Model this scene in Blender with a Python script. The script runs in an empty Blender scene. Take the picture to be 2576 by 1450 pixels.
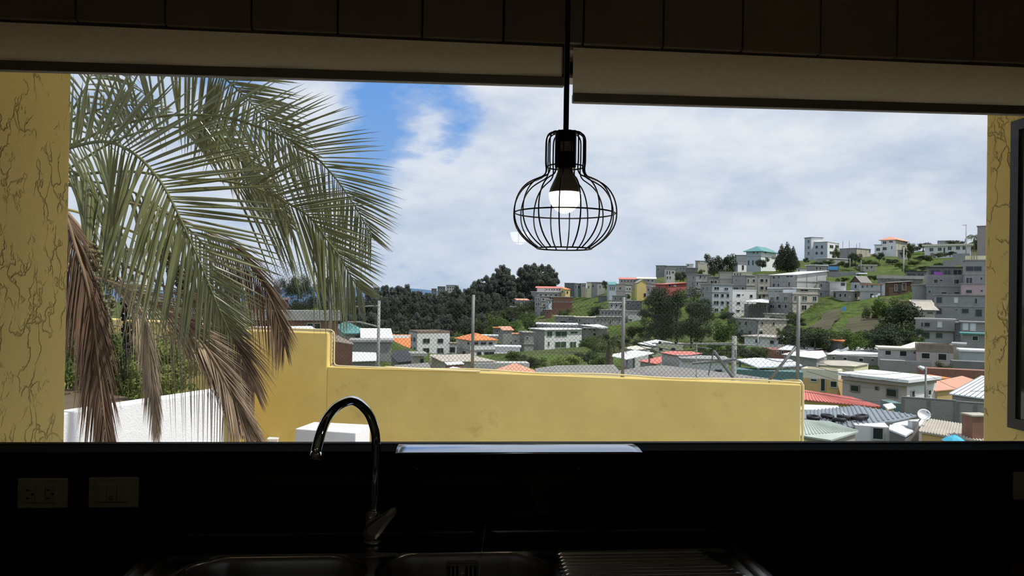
import bpy, bmesh, math, random
import numpy as np
from mathutils import Vector as V, Matrix
R_ = random.Random(7)
ORD = 'first second third fourth fifth sixth seventh eighth ninth tenth eleventh twelfth thirteenth fourteenth fifteenth sixteenth seventeenth eighteenth nineteenth twentieth'.split()
SC = bpy.context.scene
COL = SC.collection
# ------------------------------------------------------------------ camera
FPX, CX, CY = 1800.0, 1288.0, 725.0
YAW, PITCH, ROLL = math.radians(-4.7), 10.0 / 1800.0, 0.016
CAM = V((0, 0, 1.5))
cam_data = bpy.data.cameras.new('camera')
cam_data.sensor_width = 36.0
cam_data.lens = FPX / 2576.0 * 36.0
cam_data.clip_start, cam_data.clip_end = 0.05, 9000.0
cam = bpy.data.objects.new('camera', cam_data)
COL.objects.link(cam)
CM = (Matrix.Rotation(YAW, 3, 'Z') @ Matrix.Rotation(math.pi / 2 + PITCH, 3, 'X') @ Matrix.Rotation(ROLL, 3, 'Z'))
cam.matrix_world = Matrix.Translation(CAM) @ CM.to_4x4()
SC.camera = cam
# ------------------------------------------------------------------ view + light settings
SC.view_settings.view_transform = 'Standard'
SC.view_settings.look = 'None'
SC.view_settings.gamma = 1.0
SC.view_settings.use_curve_mapping = False
SC.view_settings.exposure = 0.0
SC.render.engine = 'CYCLES'
SC.cycles.max_bounces = 7
SC.cycles.diffuse_bounces = 5
SC.cycles.transparent_max_bounces = 12
SC.cycles.caustics_reflective = False
SC.cycles.caustics_refractive = False
SC.cycles.sample_clamp_indirect = 6.0

def ray(px, py):
    return CM @ V(((px - CX) / FPX, -(py - CY) / FPX, -1.0))
def P(px, py, d):                       # the point seen at that pixel, d metres deep
    return CAM + ray(px, py) * d
def PY(px, py, y):
    r = ray(px, py); return CAM + r * ((y - CAM.y) / r.y)
def PZ(px, py, z):
    r = ray(px, py); return CAM + r * ((z - CAM.z) / r.z)
def PX(px, py, x):
    r = ray(px, py); return CAM + r * ((x - CAM.x) / r.x)

# ------------------------------------------------------------------ sky
def nd(nt, t, **kw):
    n = nt.nodes.new(t)
    for k, v in kw.items():
        if k.startswith('i_'):
            key = k[2:]
            key = int(key) if key.isdigit() else key.replace('_', ' ')
            n.inputs[key].default_value = v
        else:
            setattr(n, k, v)
    return n
def math_node(nt, op, a, b=None, clamp=False):
    n = nd(nt, 'ShaderNodeMath', operation=op, use_clamp=clamp)
    for i, x in enumerate((a, b)):
        if x is None: continue
        if isinstance(x, (int, float)): n.inputs[i].default_value = x
        else: nt.links.new(x, n.inputs[i])
    return n.outputs[0]
def mixc(nt, f, a, b, mode='MIX'):
    n = nd(nt, 'ShaderNodeMix', data_type='RGBA', blend_type=mode)
    for i, x in ((0, f), (6, a), (7, b)):
        if isinstance(x, (int, float)): n.inputs[i].default_value = x
        elif isinstance(x, tuple): n.inputs[i].default_value = (*x, 1) if len(x) == 3 else x
        else: nt.links.new(x, n.inputs[i])
    return n.outputs[2]
def ramp(nt, f, stops):
    n = nd(nt, 'ShaderNodeValToRGB')
    e = n.color_ramp.elements
    while len(e) > 1: e.remove(e[-1])
    e[0].position = stops[0][0]
    for i, (p, c) in enumerate(stops):
        el = e[0] if i == 0 else e.new(p)
        c = (c, c, c) if isinstance(c, (int, float)) else c
        el.color = (*c, 1)
    nt.links.new(f, n.inputs[0]); return n.outputs[0]
def lin(r, g, b):
    f = lambda c: (c / 255 / 12.92) if c <= 10 else ((c / 255 + .055) / 1.055) ** 2.4
    return (f(r), f(g), f(b))

W = bpy.data.worlds.new('sky'); SC.world = W; W.use_nodes = True
nt = W.node_tree; nt.nodes.clear(); L = nt.links.new
tc = nd(nt, 'ShaderNodeTexCoord'); dirv = tc.outputs['Generated']
mp = nd(nt, 'ShaderNodeMapping'); mp.inputs['Scale'].default_value = (1.0, 1.0, 2.2); mp.inputs['Location'].default_value = (3.1, 1.7, .35)
L(dirv, mp.inputs[0])
sep = nd(nt, 'ShaderNodeSeparateXYZ'); L(dirv, sep.inputs[0])
n1 = nd(nt, 'ShaderNodeTexNoise', i_Scale=4.2, i_Detail=10.0, i_Roughness=.60, i_Distortion=.1); L(mp.outputs[0], n1.inputs['Vector'])
mp2 = nd(nt, 'ShaderNodeMapping'); mp2.inputs['Scale'].default_value = (1, 1, 2.6); mp2.inputs['Location'].default_value = (7.3, 2.2, 1.0); L(dirv, mp2.inputs[0])
n2 = nd(nt, 'ShaderNodeTexNoise', i_Scale=6.0, i_Detail=10.0, i_Roughness=.6); L(mp2.outputs[0], n2.inputs['Vector'])
def blob(px, py, wx, amp):              # a gap in the cloud cover around one bearing
    c = ray(px, py).normalized()
    dn = nd(nt, 'ShaderNodeVectorMath', operation='DISTANCE'); L(dirv, dn.inputs[0]); dn.inputs[1].default_value = c
    q = math_node(nt, 'DIVIDE', dn.outputs['Value'], wx)
    q = math_node(nt, 'MULTIPLY', q, q)
    q = math_node(nt, 'MULTIPLY', q, -1.0)
    q = math_node(nt, 'EXPONENT', q)
    return math_node(nt, 'MULTIPLY', q, amp)
cover = n1.outputs[0]
for b in [(1120, 235, .075, -.15), (960, 300, .055, -.16), (1160, 330, .05, -.16), (620, 210, .11, -.16), (900, 400, .05, -.10), (960, 450, .05, -.09), (1700, 450, .35, .10), (1340, 400, .12, .08), (830, 240, .05, .08), (2250, 560, .22, .02), (1060, 290, .035, .16), (1560, 400, .03, -.10), (1060, 400, .05, .05)]:
    cover = math_node(nt, 'ADD', cover, blob(*b))
cov = ramp(nt, cover, [(.29, 0.0), (.36, .30), (.43, .82), (.52, 1.0)])
blue = ramp(nt, sep.outputs[2], [(0.0, lin(158, 184, 218)), (.10, lin(148, 184, 232)), (.30, lin(108, 164, 236)), (1.0, lin(50, 104, 205))])
cl = ramp(nt, n2.outputs[0], [(.30, lin(194, 207, 229)), (.44, lin(214, 223, 239)), (.54, lin(228, 234, 246)), (.64, lin(240, 243, 250))])
low = ramp(nt, sep.outputs[2], [(0.0, 1.0), (.05, .8), (.14, 0.0)])
cl2 = mixc(nt, math_node(nt, 'MULTIPLY', low, .55), cl, lin(200, 213, 235))
skyc = mixc(nt, cov, blue, cl2)
bg = nd(nt, 'ShaderNodeBackground', i_Strength=1.0); L(skyc, bg.inputs[0])
wo = nd(nt, 'ShaderNodeOutputWorld'); L(bg.outputs[0], wo.inputs[0])
# ------------------------------------------------------------------ sun: high, from the right
sun_d = bpy.data.lights.new('sun', 'SUN'); sun_d.energy = 4.3; sun_d.angle = math.radians(.9); sun_d.color = (1.0, .95, .86)
sun = bpy.data.objects.new('sun', sun_d); COL.objects.link(sun)
SUNDIR = V((.50, -.135, .86)).normalized()
sun.rotation_euler = SUNDIR.to_track_quat('Z', 'Y').to_euler()
sun.location = (20, 5, 60)

# ------------------------------------------------------------------ materials
MATS = {}
def mat(name, col, rough=.8, metal=0.0, var=.12, scale=3.0, bump=0.0, bscale=30.0, spec=.5, coat=0.0, dirt=None, trans=0.0):
    if name in MATS: return MATS[name]
    m = bpy.data.materials.new(name); m.use_nodes = True; MATS[name] = m
    t = m.node_tree; b = t.nodes['Principled BSDF']
    b.inputs['Roughness'].default_value = rough; b.inputs['Metallic'].default_value = metal
    b.inputs['Specular IOR Level'].default_value = spec; b.inputs['Coat Weight'].default_value = coat
    co = nd(t, 'ShaderNodeTexCoord').outputs['Object']
    n = nd(t, 'ShaderNodeTexNoise', i_Scale=scale, i_Detail=5.0, i_Roughness=.6); t.links.new(co, n.inputs['Vector'])
    lo = tuple(max(0, c * (1 - var)) for c in col); hi = tuple(min(1, c * (1 + var)) for c in col)
    c = ramp(t, n.outputs[0], [(.3, lo), (.7, hi)])
    if dirt:
        n3 = nd(t, 'ShaderNodeTexNoise', i_Scale=dirt[1], i_Detail=6.0, i_Roughness=.7); t.links.new(co, n3.inputs['Vector'])
        f = ramp(t, n3.outputs[0], [(dirt[2], 0.0), (dirt[2] + .12, dirt[3])])
        c = mixc(t, f, c, dirt[0])
    t.links.new(c, b.inputs['Base Color'])
    if bump:
        n2_ = nd(t, 'ShaderNodeTexNoise', i_Scale=bscale, i_Detail=4.0); t.links.new(co, n2_.inputs['Vector'])
        bp = nd(t, 'ShaderNodeBump', i_Strength=bump, i_Distance=.01); t.links.new(n2_.outputs[0], bp.inputs['Height']); t.links.new(bp.outputs[0], b.inputs['Normal'])
    if trans:
        tr = nd(t, 'ShaderNodeBsdfTranslucent'); t.links.new(c, tr.inputs[0])
        mx = nd(t, 'ShaderNodeMixShader', i_0=trans); out = t.nodes['Material Output']
        t.links.new(b.outputs[0], mx.inputs[1]); t.links.new(tr.outputs[0], mx.inputs[2]); t.links.new(mx.outputs[0], out.inputs[0])
    return m
def glass_mat(name, tint=(.97, .98, .98), refl=.06):
    m = bpy.data.materials.new(name); m.use_nodes = True; MATS[name] = m
    t = m.node_tree; t.nodes.clear()
    a = nd(t, 'ShaderNodeBsdfTransparent'); a.inputs[0].default_value = (*tint, 1)
    g = nd(t, 'ShaderNodeBsdfGlossy', i_Roughness=.0)
    fr = nd(t, 'ShaderNodeFresnel', i_IOR=1.35)
    mx = nd(t, 'ShaderNodeMixShader'); o = nd(t, 'ShaderNodeOutputMaterial')
    t.links.new(fr.outputs[0], mx.inputs[0]); t.links.new(a.outputs[0], mx.inputs[1]); t.links.new(g.outputs[0], mx.inputs[2]); t.links.new(mx.outputs[0], o.inputs[0])
    return m

# ------------------------------------------------------------------ mesh building
WL = {}
def wloc(o):
    return WL.get(o.name, V((0, 0, 0)))
class MB:
    def __init__(s): s.v = []; s.f = []
    def add(s, vs, fs):
        k = len(s.v); s.v += [tuple(q) for q in vs]; s.f += [tuple(i + k for i in f) for f in fs]; return s
    def hexa(s, b, t):                   # four bottom + four top corners, same winding (counter-clockwise seen from above)
        return s.add(list(b) + list(t), [(3, 2, 1, 0), (4, 5, 6, 7), (0, 1, 5, 4), (1, 2, 6, 5), (2, 3, 7, 6), (3, 0, 4, 7)])
    def box(s, x0, x1, y0, y1, z0, z1):
        return s.hexa([(x0, y0, z0), (x1, y0, z0), (x1, y1, z0), (x0, y1, z0)], [(x0, y0, z1), (x1, y0, z1), (x1, y1, z1), (x0, y1, z1)])
    def prism(s, poly, vec):             # polygon extruded along vec
        n = len(poly); a = [V(q) for q in poly]; vec = V(vec)
        return s.add(a + [q + vec for q in a], [tuple(range(n))[::-1], tuple(range(n, 2 * n))] + [(i, (i + 1) % n, (i + 1) % n + n, i + n) for i in range(n)])
    def tube(s, pts, r, n=8, cap=True):
        pts = [V(q) for q in pts]; m = len(pts); rs = r if isinstance(r, (list, tuple)) else [r] * m
        k = len(s.v); ref = None
        for i, q in enumerate(pts):
            t = (pts[min(i + 1, m - 1)] - pts[max(i - 1, 0)]).normalized()
            if ref is None: ref = V((0, 0, 1)) if abs(t.z) < .9 else V((1, 0, 0))
            a = (ref - t * ref.dot(t)).normalized(); b = t.cross(a); ref = a
            for j in range(n):
                w = 2 * math.pi * j / n; s.v.append(tuple(q + (a * math.cos(w) + b * math.sin(w)) * rs[i]))
        for i in range(m - 1):
            for j in range(n):
                j2 = (j + 1) % n; s.f.append((k + i * n + j, k + i * n + j2, k + (i + 1) * n + j2, k + (i + 1) * n + j))
        if cap:
            s.f.append(tuple(k + j for j in range(n))[::-1]); s.f.append(tuple(k + (m - 1) * n + j for j in range(n)))
        return s
    def lathe(s, prof, n=24, o=(0, 0, 0), ax=(0, 0, 1), cap=True):
        ax = V(ax).normalized(); a = V((1, 0, 0)) if abs(ax.x) < .8 else V((0, 1, 0)); a = (a - ax * a.dot(ax)).normalized(); b = ax.cross(a); o = V(o); k = len(s.v)
        for r, h in prof:
            for j in range(n):
                w = 2 * math.pi * j / n; s.v.append(tuple(o + ax * h + (a * math.cos(w) + b * math.sin(w)) * r))
        for i in range(len(prof) - 1):
            for j in range(n):
                j2 = (j + 1) % n; s.f.append((k + i * n + j, k + i * n + j2, k + (i + 1) * n + j2, k + (i + 1) * n + j))
        if cap:
            s.f.append(tuple(k + j for j in range(n))[::-1]); q = k + (len(prof) - 1) * n; s.f.append(tuple(q + j for j in range(n)))
        return s
    def mesh(s, name, m=None, smooth=False):
        me = bpy.data.meshes.new(name); me.from_pydata(s.v, [], s.f); me.update()
        if m: me.materials.append(m)
        if smooth: me.polygons.foreach_set('use_smooth', [True] * len(me.polygons))
        return me
    def build(s, name, m, parent=None, smooth=False, local=False, bevel=0.0, at=None):
        if parent is not None and not local:
            q = wloc(parent); s.v = [(a[0] - q.x, a[1] - q.y, a[2] - q.z) for a in s.v]
        elif parent is None and not local:
            if at is None:
                xs = np.array(s.v); at = V(((xs[:, 0].min() + xs[:, 0].max()) / 2, (xs[:, 1].min() + xs[:, 1].max()) / 2, xs[:, 2].min()))
            at = V(at); s.v = [(a[0] - at.x, a[1] - at.y, a[2] - at.z) for a in s.v]
        o = bpy.data.objects.new(name, s.mesh(name, m, smooth)); COL.objects.link(o)
        if parent is not None: o.parent = parent
        elif at is not None: o.location = at
        if parent is not None: WL[o.name] = wloc(parent)
        elif at is not None: WL[o.name] = V(at)
        if bevel:
            md = o.modifiers.new('bevel', 'BEVEL'); md.width = bevel; md.segments = 2; md.limit_method = 'ANGLE'
        if smooth == 'auto': pass
        return o
def obj(name, me, parent=None, loc=(0, 0, 0), rz=0.0):
    o = bpy.data.objects.new(name, me); COL.objects.link(o); o.location = loc; o.rotation_euler = (0, 0, rz)
    if parent is not None: o.parent = parent; WL[o.name] = wloc(parent) + V(loc)
    else: WL[o.name] = V(loc)
    return o
def tag(o, label, cat, group=None, kind=None):
    o['label'] = label; o['category'] = cat
    if group: o['group'] = group
    if kind: o['kind'] = kind
    return o
def thing(name, label, cat, loc=(0, 0, 0), group=None, rz=0.0):
    o = bpy.data.objects.new(name, None); COL.objects.link(o); o.location = loc; o.rotation_euler = (0, 0, rz); o.empty_display_size = .1
    WL[o.name] = V(loc); return tag(o, label, cat, group)
def struct(o, label=None):
    o['kind'] = 'structure'
    if label: o['label'] = label
    return o
def smooth_path(pts, n):
    pts = [V(p) for p in pts]; q = [pts[0] * 2 - pts[1]] + pts + [pts[-1] * 2 - pts[-2]]; out = []
    segs = len(pts) - 1
    for i in range(n + 1):
        u = i / n * segs; k = min(int(u), segs - 1); t = u - k; a, b, c, d = q[k:k + 4]
        out.append(.5 * ((2 * b) + (c - a) * t + (2 * a - 5 * b + 4 * c - d) * t * t + (3 * b - a - 3 * c + d) * t ** 3))
    return out
# ================================================================== kitchen
YB = 1.70                                # face of the splashback
ZC = .92                                 # worktop
ZS = PY(1288, 1135, YB).z                # window ledge
CEIL = 2.62
def granite():
    m = mat('black granite', (.006, .006, .007), rough=.12, var=.3, scale=40, spec=.35)
    t = m.node_tree; b = t.nodes['Principled BSDF']; co = nd(t, 'ShaderNodeTexCoord').outputs['Object']
    vo = nd(t, 'ShaderNodeTexVoronoi', i_Scale=55.0); t.links.new(co, vo.inputs['Vector'])
    f = ramp(t, vo.outputs['Distance'], [(.0, 1.0), (.075, 1.0), (.10, 0.0)])
    n = nd(t, 'ShaderNodeTexNoise', i_Scale=9.0); t.links.new(co, n.inputs['Vector'])
    g = ramp(t, n.outputs[0], [(.52, 0.0), (.66, 1.0)])
    old = b.inputs['Base Color'].links[0].from_socket
    t.links.new(mixc(t, math_node(t, 'MULTIPLY', f, g), old, (.14, .14, .14)), b.inputs['Base Color'])
    return m
GRAN = granite()
M_PLASTER = mat('kitchen plaster', (.62, .58, .48), rough=.9, bump=.1)
M_FLOOR = mat('kitchen tile', (.40, .34, .27), rough=.5)
M_DARKWOOD = mat('dark panel wood', (.58, .47, .33), rough=.62, var=.25, scale=2.0)
M_ALU = mat('dark aluminium', (.035, .034, .032), rough=.35, metal=.6, var=.05)
M_ALUL = mat('pale aluminium', (.55, .55, .55), rough=.3, metal=.9, var=.05)
M_BLACK = mat('black lacquer', (.012, .011, .010), rough=.32, var=.05)
M_CHROME = mat('chrome', (.80, .81, .83), rough=.05, metal=1.0, var=.01)
M_STEEL = mat('brushed stainless steel', (.52, .51, .49), rough=.24, metal=1.0, var=.06, scale=14)
M_STEEL2 = mat('satin stainless sheet', (.38, .43, .51), rough=.14, metal=1.0, var=.04, scale=30)
M_IVORY = mat('ivory switch plastic', (.70, .66, .54), rough=.4, var=.02)
M_SLOT = mat('dark slot', (.01, .01, .01), rough=.7, var=0)
M_RUBBER = mat('black rubber', (.012, .012, .012), rough=.6, var=0)

XW = 2.9
struct(MB().box(-XW, XW, -3.2, 1.9, -.12, 0).build('floor', M_FLOOR))
struct(MB().box(-XW - .2, -XW, -3.2, 1.9, 0, CEIL).build('wall_left', M_PLASTER))
struct(MB().box(XW, XW + .2, -3.2, 1.9, 0, CEIL).build('wall_right', M_PLASTER))
struct(MB().box(-XW, XW, -3.4, -3.2, 0, CEIL).build('wall_back', M_PLASTER))
struct(MB().box(-XW - .2, XW + .2, -3.4, 2.0, CEIL, CEIL + .2).build('ceiling', M_PLASTER))
ZL = PY(1400, 125, 1.70).z               # underside of the lintel
wf = MB().box(-XW, XW, 1.735, 1.90, 0, ZS - .02).box(-XW, XW, 1.70, 1.98, ZL, CEIL)
wf = wf.box(-XW, -1.62, 1.735, 1.90, ZS - .02, ZL).box(2.24, XW, 1.735, 1.90, ZS - .02, ZL)
struct(wf.build('wall_front', M_PLASTER))
# panelled soffit above the blinds: one board after another
SY = 1.60
zb = PY(1288, 101, SY).z
sof = struct(MB().box(-XW, XW, SY + .012, SY + .03, zb - .0, CEIL).build('trim_1', mat('soffit backing', (.03, .024, .016), rough=.8)))
xs_ = [PY(px, 70, SY).x for px in (-210, -15, 190, 415, 632, 849, 1062, 1267, 1468, 1669, 1868, 2064, 2256, 2448, 2640)]
for a, b in zip(xs_[:-1], xs_[1:]):
    z0 = zb + R_.uniform(-.001, .001)
    MB().box(a + .0022, b - .0022, SY - .004, SY + .012, z0, CEIL - .01).build('board', M_DARKWOOD, sof, bevel=.002)
# recessed warm ceiling lights behind the viewer (they glint in the tap)
M_DOWN = bpy.data.materials.new('warm downlight'); M_DOWN.use_nodes = True; t_ = M_DOWN.node_tree; t_.nodes.clear()
em = nd(t_, 'ShaderNodeEmission', i_Strength=9.0); em.inputs[0].default_value = (1, .72, .42, 1); o_ = nd(t_, 'ShaderNodeOutputMaterial'); t_.links.new(em.outputs[0], o_.inputs[0])
for x, lab in ((-1.0, 'round warm ceiling downlight on the left behind the viewer'), (.6, 'round warm ceiling downlight on the right behind the viewer')):
    dl = thing('downlight', lab, 'lamp', (x, -.2, CEIL))
    MB().lathe([(.052, 0), (.068, 0), (.07, -.006), (.052, -.012)], 24, (x, -.2, CEIL), cap=False).build('trim_ring', M_PLASTER, dl, smooth=True)
    MB().lathe([(0, -.006), (.052, -.006), (.052, -.001), (0, -.001)][::-1], 24, (x, -.2, CEIL), cap=False).build('diffuser', M_DOWN, dl)
# splashback, ledge, worktop
sb = struct(MB().box(-XW, XW, YB, YB + .02, ZC, ZS - .02).build('trim_2', GRAN), 'black speckled granite splashback between worktop and window ledge')
struct(MB().box(-XW, XW, YB - .004, 1.776, ZS - .02, ZS).build('trim_3', mat('matte black stone', (.012, .011, .010), rough=.95, spec=.05), bevel=.003), 'black granite ledge under the kitchen window')
# window: bottom rail, side rails and the pane
zfr = PY(1288, 1111.5, 1.80).z
win = struct(MB().box(-1.62, 2.24, 1.785, 1.80, ZS - .03, zfr).box(-1.62, -1.57, 1.785, 1.82, zfr, ZL).box(2.19, 2.24, 1.785, 1.82, zfr, ZL).box(-1.57, 2.19, 1.785, 1.82, ZL - .03, ZL).build('window_1', mat('black window frame', (.014, .014, .014), rough=.8, spec=.1)))
MB().tube([(-1.60, 1.779, ZS + .0005), (2.22, 1.779, ZS + .0005)], .0028, 10).build('glazing_bead', M_ALUL, win, smooth=True)
MB().box(-1.57, 2.19, 1.790, 1.794, zfr - .004, ZL - .03).build('pane', glass_mat('window glass'), win)

# worktop with a cut-out for the sink, base cabinets with doors
sx0, sx1 = PZ(440, 1385, ZC).x - .045, PZ(1835, 1385, ZC).x + .03
SY0, SY1 = 1.16, PZ(1200, 1346, ZC).y
# worktop
wt = MB().box(-XW, sx0 + .02, 1.05, YB, ZC - .04, ZC).box(sx1 - .02, XW, 1.05, YB, ZC - .04, ZC).box(sx0 + .02, sx1 - .02, SY1 - .02, YB, ZC - .04, ZC).box(sx0 + .02, sx1 - .02, 1.05, SY0 + .02, ZC - .04, ZC)
tag(wt.build('worktop', GRAN), 'black speckled granite worktop holding the steel sink', 'worktop')
M_CAB = mat('cabinet laminate', (.16, .11, .07), rough=.5)
w_ = .58
for i in range(10):
    x0 = -XW + i * w_
    c = thing('base_cabinet', ORD[i] + ' brown base cabinet from the left under the black worktop', 'cabinet', (x0 + w_ / 2, 1.4, 0), 'base cabinets under the worktop')
    MB().box(x0 + .005, x0 + w_ - .005, 1.12, 1.70, .02, .72 if sx0 - .6 < x0 < sx1 else ZC - .045).build('carcass', M_CAB, c)
    d = MB().box(x0 + .008, x0 + w_ - .008, 1.10, 1.118, .1, ZC - .06).build('door', M_CAB, c)
    MB().box(x0 + w_ - .06, x0 + w_ - .045, 1.08, 1.10, .6, .78).build('handle', M_STEEL, d)

# ---- steel sink: one pressed sheet (height field) with bowls, ledge and drainer
def rrect(x, y, cx, cy, hx, hy, r):
    qx = np.abs(x - cx) - (hx - r); qy = np.abs(y - cy) - (hy - r)
    return np.hypot(np.maximum(qx, 0), np.maximum(qy, 0)) + np.minimum(np.maximum(qx, qy), 0) - r
def sst(a, b, x):
    t = np.clip((x - a) / (b - a), 0, 1); return t * t * (3 - 2 * t)
NX, NY = 420, 330
gx = np.linspace(sx0, sx1, NX); gy = np.linspace(SY0, SY1, NY) 
X, Y = np.meshgrid(gx, gy)
edge = rrect(X, Y, (sx0 + sx1) / 2, (SY0 + SY1) / 2, (sx1 - sx0) / 2, (SY1 - SY0) / 2, .03)
H = .010 * sst(0, -.012, edge) + .004
yl = PZ(1288, 1386, ZC + .01).y                      # front edge of the back ledge
zone = rrect(X, Y, (sx0 + sx1) / 2, (SY0 + .03 + yl) / 2, (sx1 - sx0) / 2 - .042, (yl - SY0 - .03) / 2, .03)
H -= .0065 * sst(.0, -.024, zone)
rim = rrect(X, Y, (sx0 + sx1) / 2, (SY0 + SY1) / 2, (sx1 - sx0) / 2 - .025, (SY1 - SY0) / 2 - .012, .03)
H -= .004 * sst(.0, -.008, rim) * (1 - sst(.0, -.008, zone))
def bowl(pxa, pxb, ya):
    xa, xb = PZ(pxa, 1445, ZC).x, PZ(pxb, 1445, ZC).x
    return (xa + xb) / 2, (xb - xa) / 2, ya
yb1 = PZ(700, 1411, ZC).y; yb2 = PZ(1160, 1402, ZC).y
for (pa, pb, yb_) in ((452, 915, yb1), (950, 1392, yb2)):
    cx, hx, _ = bowl(pa, pb, yb_)
    sd = rrect(X, Y, cx, (SY0 + .05 + yb_) / 2, hx, (yb_ - SY0 - .05) / 2, .085)
    H -= .16 * sst(.0, -.022, sd) + .003 * sst(.008, -.004, sd)
xd0, xd1 = PZ(1400, 1430, ZC).x, PZ(1812, 1420, ZC).x
rows = [PZ(1600, r, ZC).y for r in (1401, 1409)]
pit = (rows[0] - rows[1]) 
inx = sst(xd0, xd0 + .02, X) * (1 - sst(xd1 - .02 + (1.5 - Y) * .28, xd1 + (1.5 - Y) * .28, X))
ph = (Y - rows[0]) / pit
rib = np.clip(np.cos(ph * 2 * np.pi), -.2, 1) * inx * (Y < rows[0] + pit * .4) * (Y > SY0 + .06)
H += .0045 * rib
vs = np.stack([X.ravel(), Y.ravel(), (ZC + H).ravel()], 1)
fs = [(j * NX + i, j * NX + i + 1, (j + 1) * NX + i + 1, (j + 1) * NX + i) for j in range(NY - 1) for i in range(NX - 1)]
mb = MB(); mb.v = [tuple(q) for q in vs]; mb.f = fs
sink = thing('sink', 'stainless steel sink with two bowls and a ribbed drainer set in the worktop', 'sink', ((sx0 + sx1) / 2, (SY0 + SY1) / 2, ZC))
sb_ = mb.build('sink_body', M_STEEL, sink, smooth=True)
cxr, hxr, _ = bowl(950, 1392, yb2)
ov = MB(); 
pc = PY(1162, 1436, yb2 - .015)
og = MB().box(pc.x - .034, pc.x + .034, yb2 - .022, yb2 - .008, pc.z - .026, pc.z + .018).build('overflow_plate', M_STEEL, sink, bevel=.003)
for k in (-3, -2, -1, 1, 2, 3):
    x = pc.x + (k + (.3 if k < 0 else -.3)) * .0088 + (-.004 if k < 0 else .004)
    MB().box(x - .0028, x + .0028, yb2 - .0235, yb2 - .0218, pc.z - .024, pc.z + .012).build('overflow_slot', M_SLOT, og)
MB().lathe([(.0, -.002), (.006, -.001), (.0055, .003), (0, .0035)], 14, (pc.x, yb2 - .022, pc.z - .006), (0, -1, 0), cap=False).build('screw', M_STEEL, og, smooth=True)
for cx_ in ((PZ(452, 1445, ZC).x + PZ(915, 1445, ZC).x) / 2, cxr):
    MB().lathe([(0, .003), (.03, .004), (.042, .002), (.043, 0)], 24, (cx_, 1.32, ZC - .158), cap=False).build('drain', M_CHROME, sink, smooth=True)

# ---- plug on the back ledge with its bead chain
pp = P(1218, 1338, 1.63); pp.z = ZC + .013
plug = thing('sink_plug', 'black rubber sink plug on the back ledge with a bead chain', 'plug', (pp.x, pp.y + .004, pp.z))
MB().lathe([(.0, 0), (.022, 0), (.025, .004), (.024, .014), (.018, .02), (.006, .021), (.005, .028), (0, .029)], 24, (pp.x, pp.y + .004, pp.z), cap=False).build('stopper', M_RUBBER, plug, smooth=True)
ch = MB()
path = smooth_path([(pp.x, pp.y + .004, pp.z + .028), P(1221, 1322, 1.600), P(1216, 1360, 1.575), P(1211, 1400, 1.54), P(1206, 1440, 1.505), P(1203, 1475, 1.48)], 46)
for q in path[1:]:
    ch.lathe([(0, -.0014), (.0011, -.0009), (.0014, 0), (.0011, .0009), (0, .0014)], 6, q, cap=False)
ch.tube(path, .0004, 4)
ch.build('bead_chain', M_CHROME, plug, smooth=True)['kind'] = 'stuff'

# ---- chrome swan-neck tap
fb = P(938, 1372, 1.615); fb.z = ZC + .013
tap = thing('tap', 'chrome swan neck mixer tap standing behind the sink bowls', 'tap', fb)
bx, by = fb.x, fb.y
MB().lathe([(.0, 0), (.026, 0), (.0265, .004), (.025, .008), (.021, .010), (.0205, .06), (.0195, .068), (.0165, .072), (0, .073)], 32, fb, cap=False).build('tap_body', M_CHROME, tap, smooth=True)
zt = P(946, 1290, 1.615).z
MB().lathe([(0, 0), (.0155, 0), (.017, .002), (.017, .006), (.0155, .008), (0, .008)], 28, (P(942, 1300, 1.615).x, by, zt - .002), cap=False).build('collar', M_CHROME, tap, smooth=True)
sp = smooth_path([(P(942, 1300, 1.615).x, by, zt - .01), P(944, 1200, 1.613), P(946, 1110, 1.61), P(940, 1072, 1.60), P(923, 1035, 1.575), P(890, 1009, 1.53), P(853, 1020, 1.48), P(825, 1050, 1.435), P(808, 1088, 1.40), P(798, 1125, 1.38), P(793, 1154, 1.37)], 60)
spt = MB().tube(sp, .0102, 18).build('spout', M_CHROME, tap, smooth=True)
MB().tube([sp[-1] - (sp[-1] - sp[-3]).normalized() * .012, sp[-1] + (sp[-1] - sp[-3]).normalized() * .003], .0108, 18).build('aerator', M_CHROME, spt, smooth=True)
out = [(913, 1336), (912, 1347), (918, 1357), (930, 1362), (944, 1360), (955, 1350), (964, 1338), (976, 1320), (988, 1305), (997, 1293), (998, 1284), (993, 1279), (985, 1279), (974, 1285), (955, 1298), (932, 1314), (918, 1326)]
fr_ = [P(x, y, 1.578) for x, y in out]; c_ = P(945, 1325, 1.572)
lv = MB(); n_ = len(fr_)
bk = [q + V((.002, .012, 0)) for q in fr_]; mid = [c_ + (q - c_) * .62 + V((0, -.004, 0)) for q in fr_]
lv.add(mid + fr_ + bk, [tuple(range(n_))[::-1]] + [(i, (i + 1) % n_, (i + 1) % n_ + n_, i + n_) for i in range(n_)] + [(i + n_, (i + 1) % n_ + n_, (i + 1) % n_ + 2 * n_, i + 2 * n_) for i in range(n_)] + [tuple(range(2 * n_, 3 * n_))])
lv.build('lever', mat('satin chrome', (.75, .75, .76), rough=.28, metal=1.0, var=.02), tap, bevel=.002)
MB().tube([P(931, 1338, 1.590), P(931, 1338, 1.606)], .013, 20).build('lever_hub', M_CHROME, tap, smooth=True)

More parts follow.
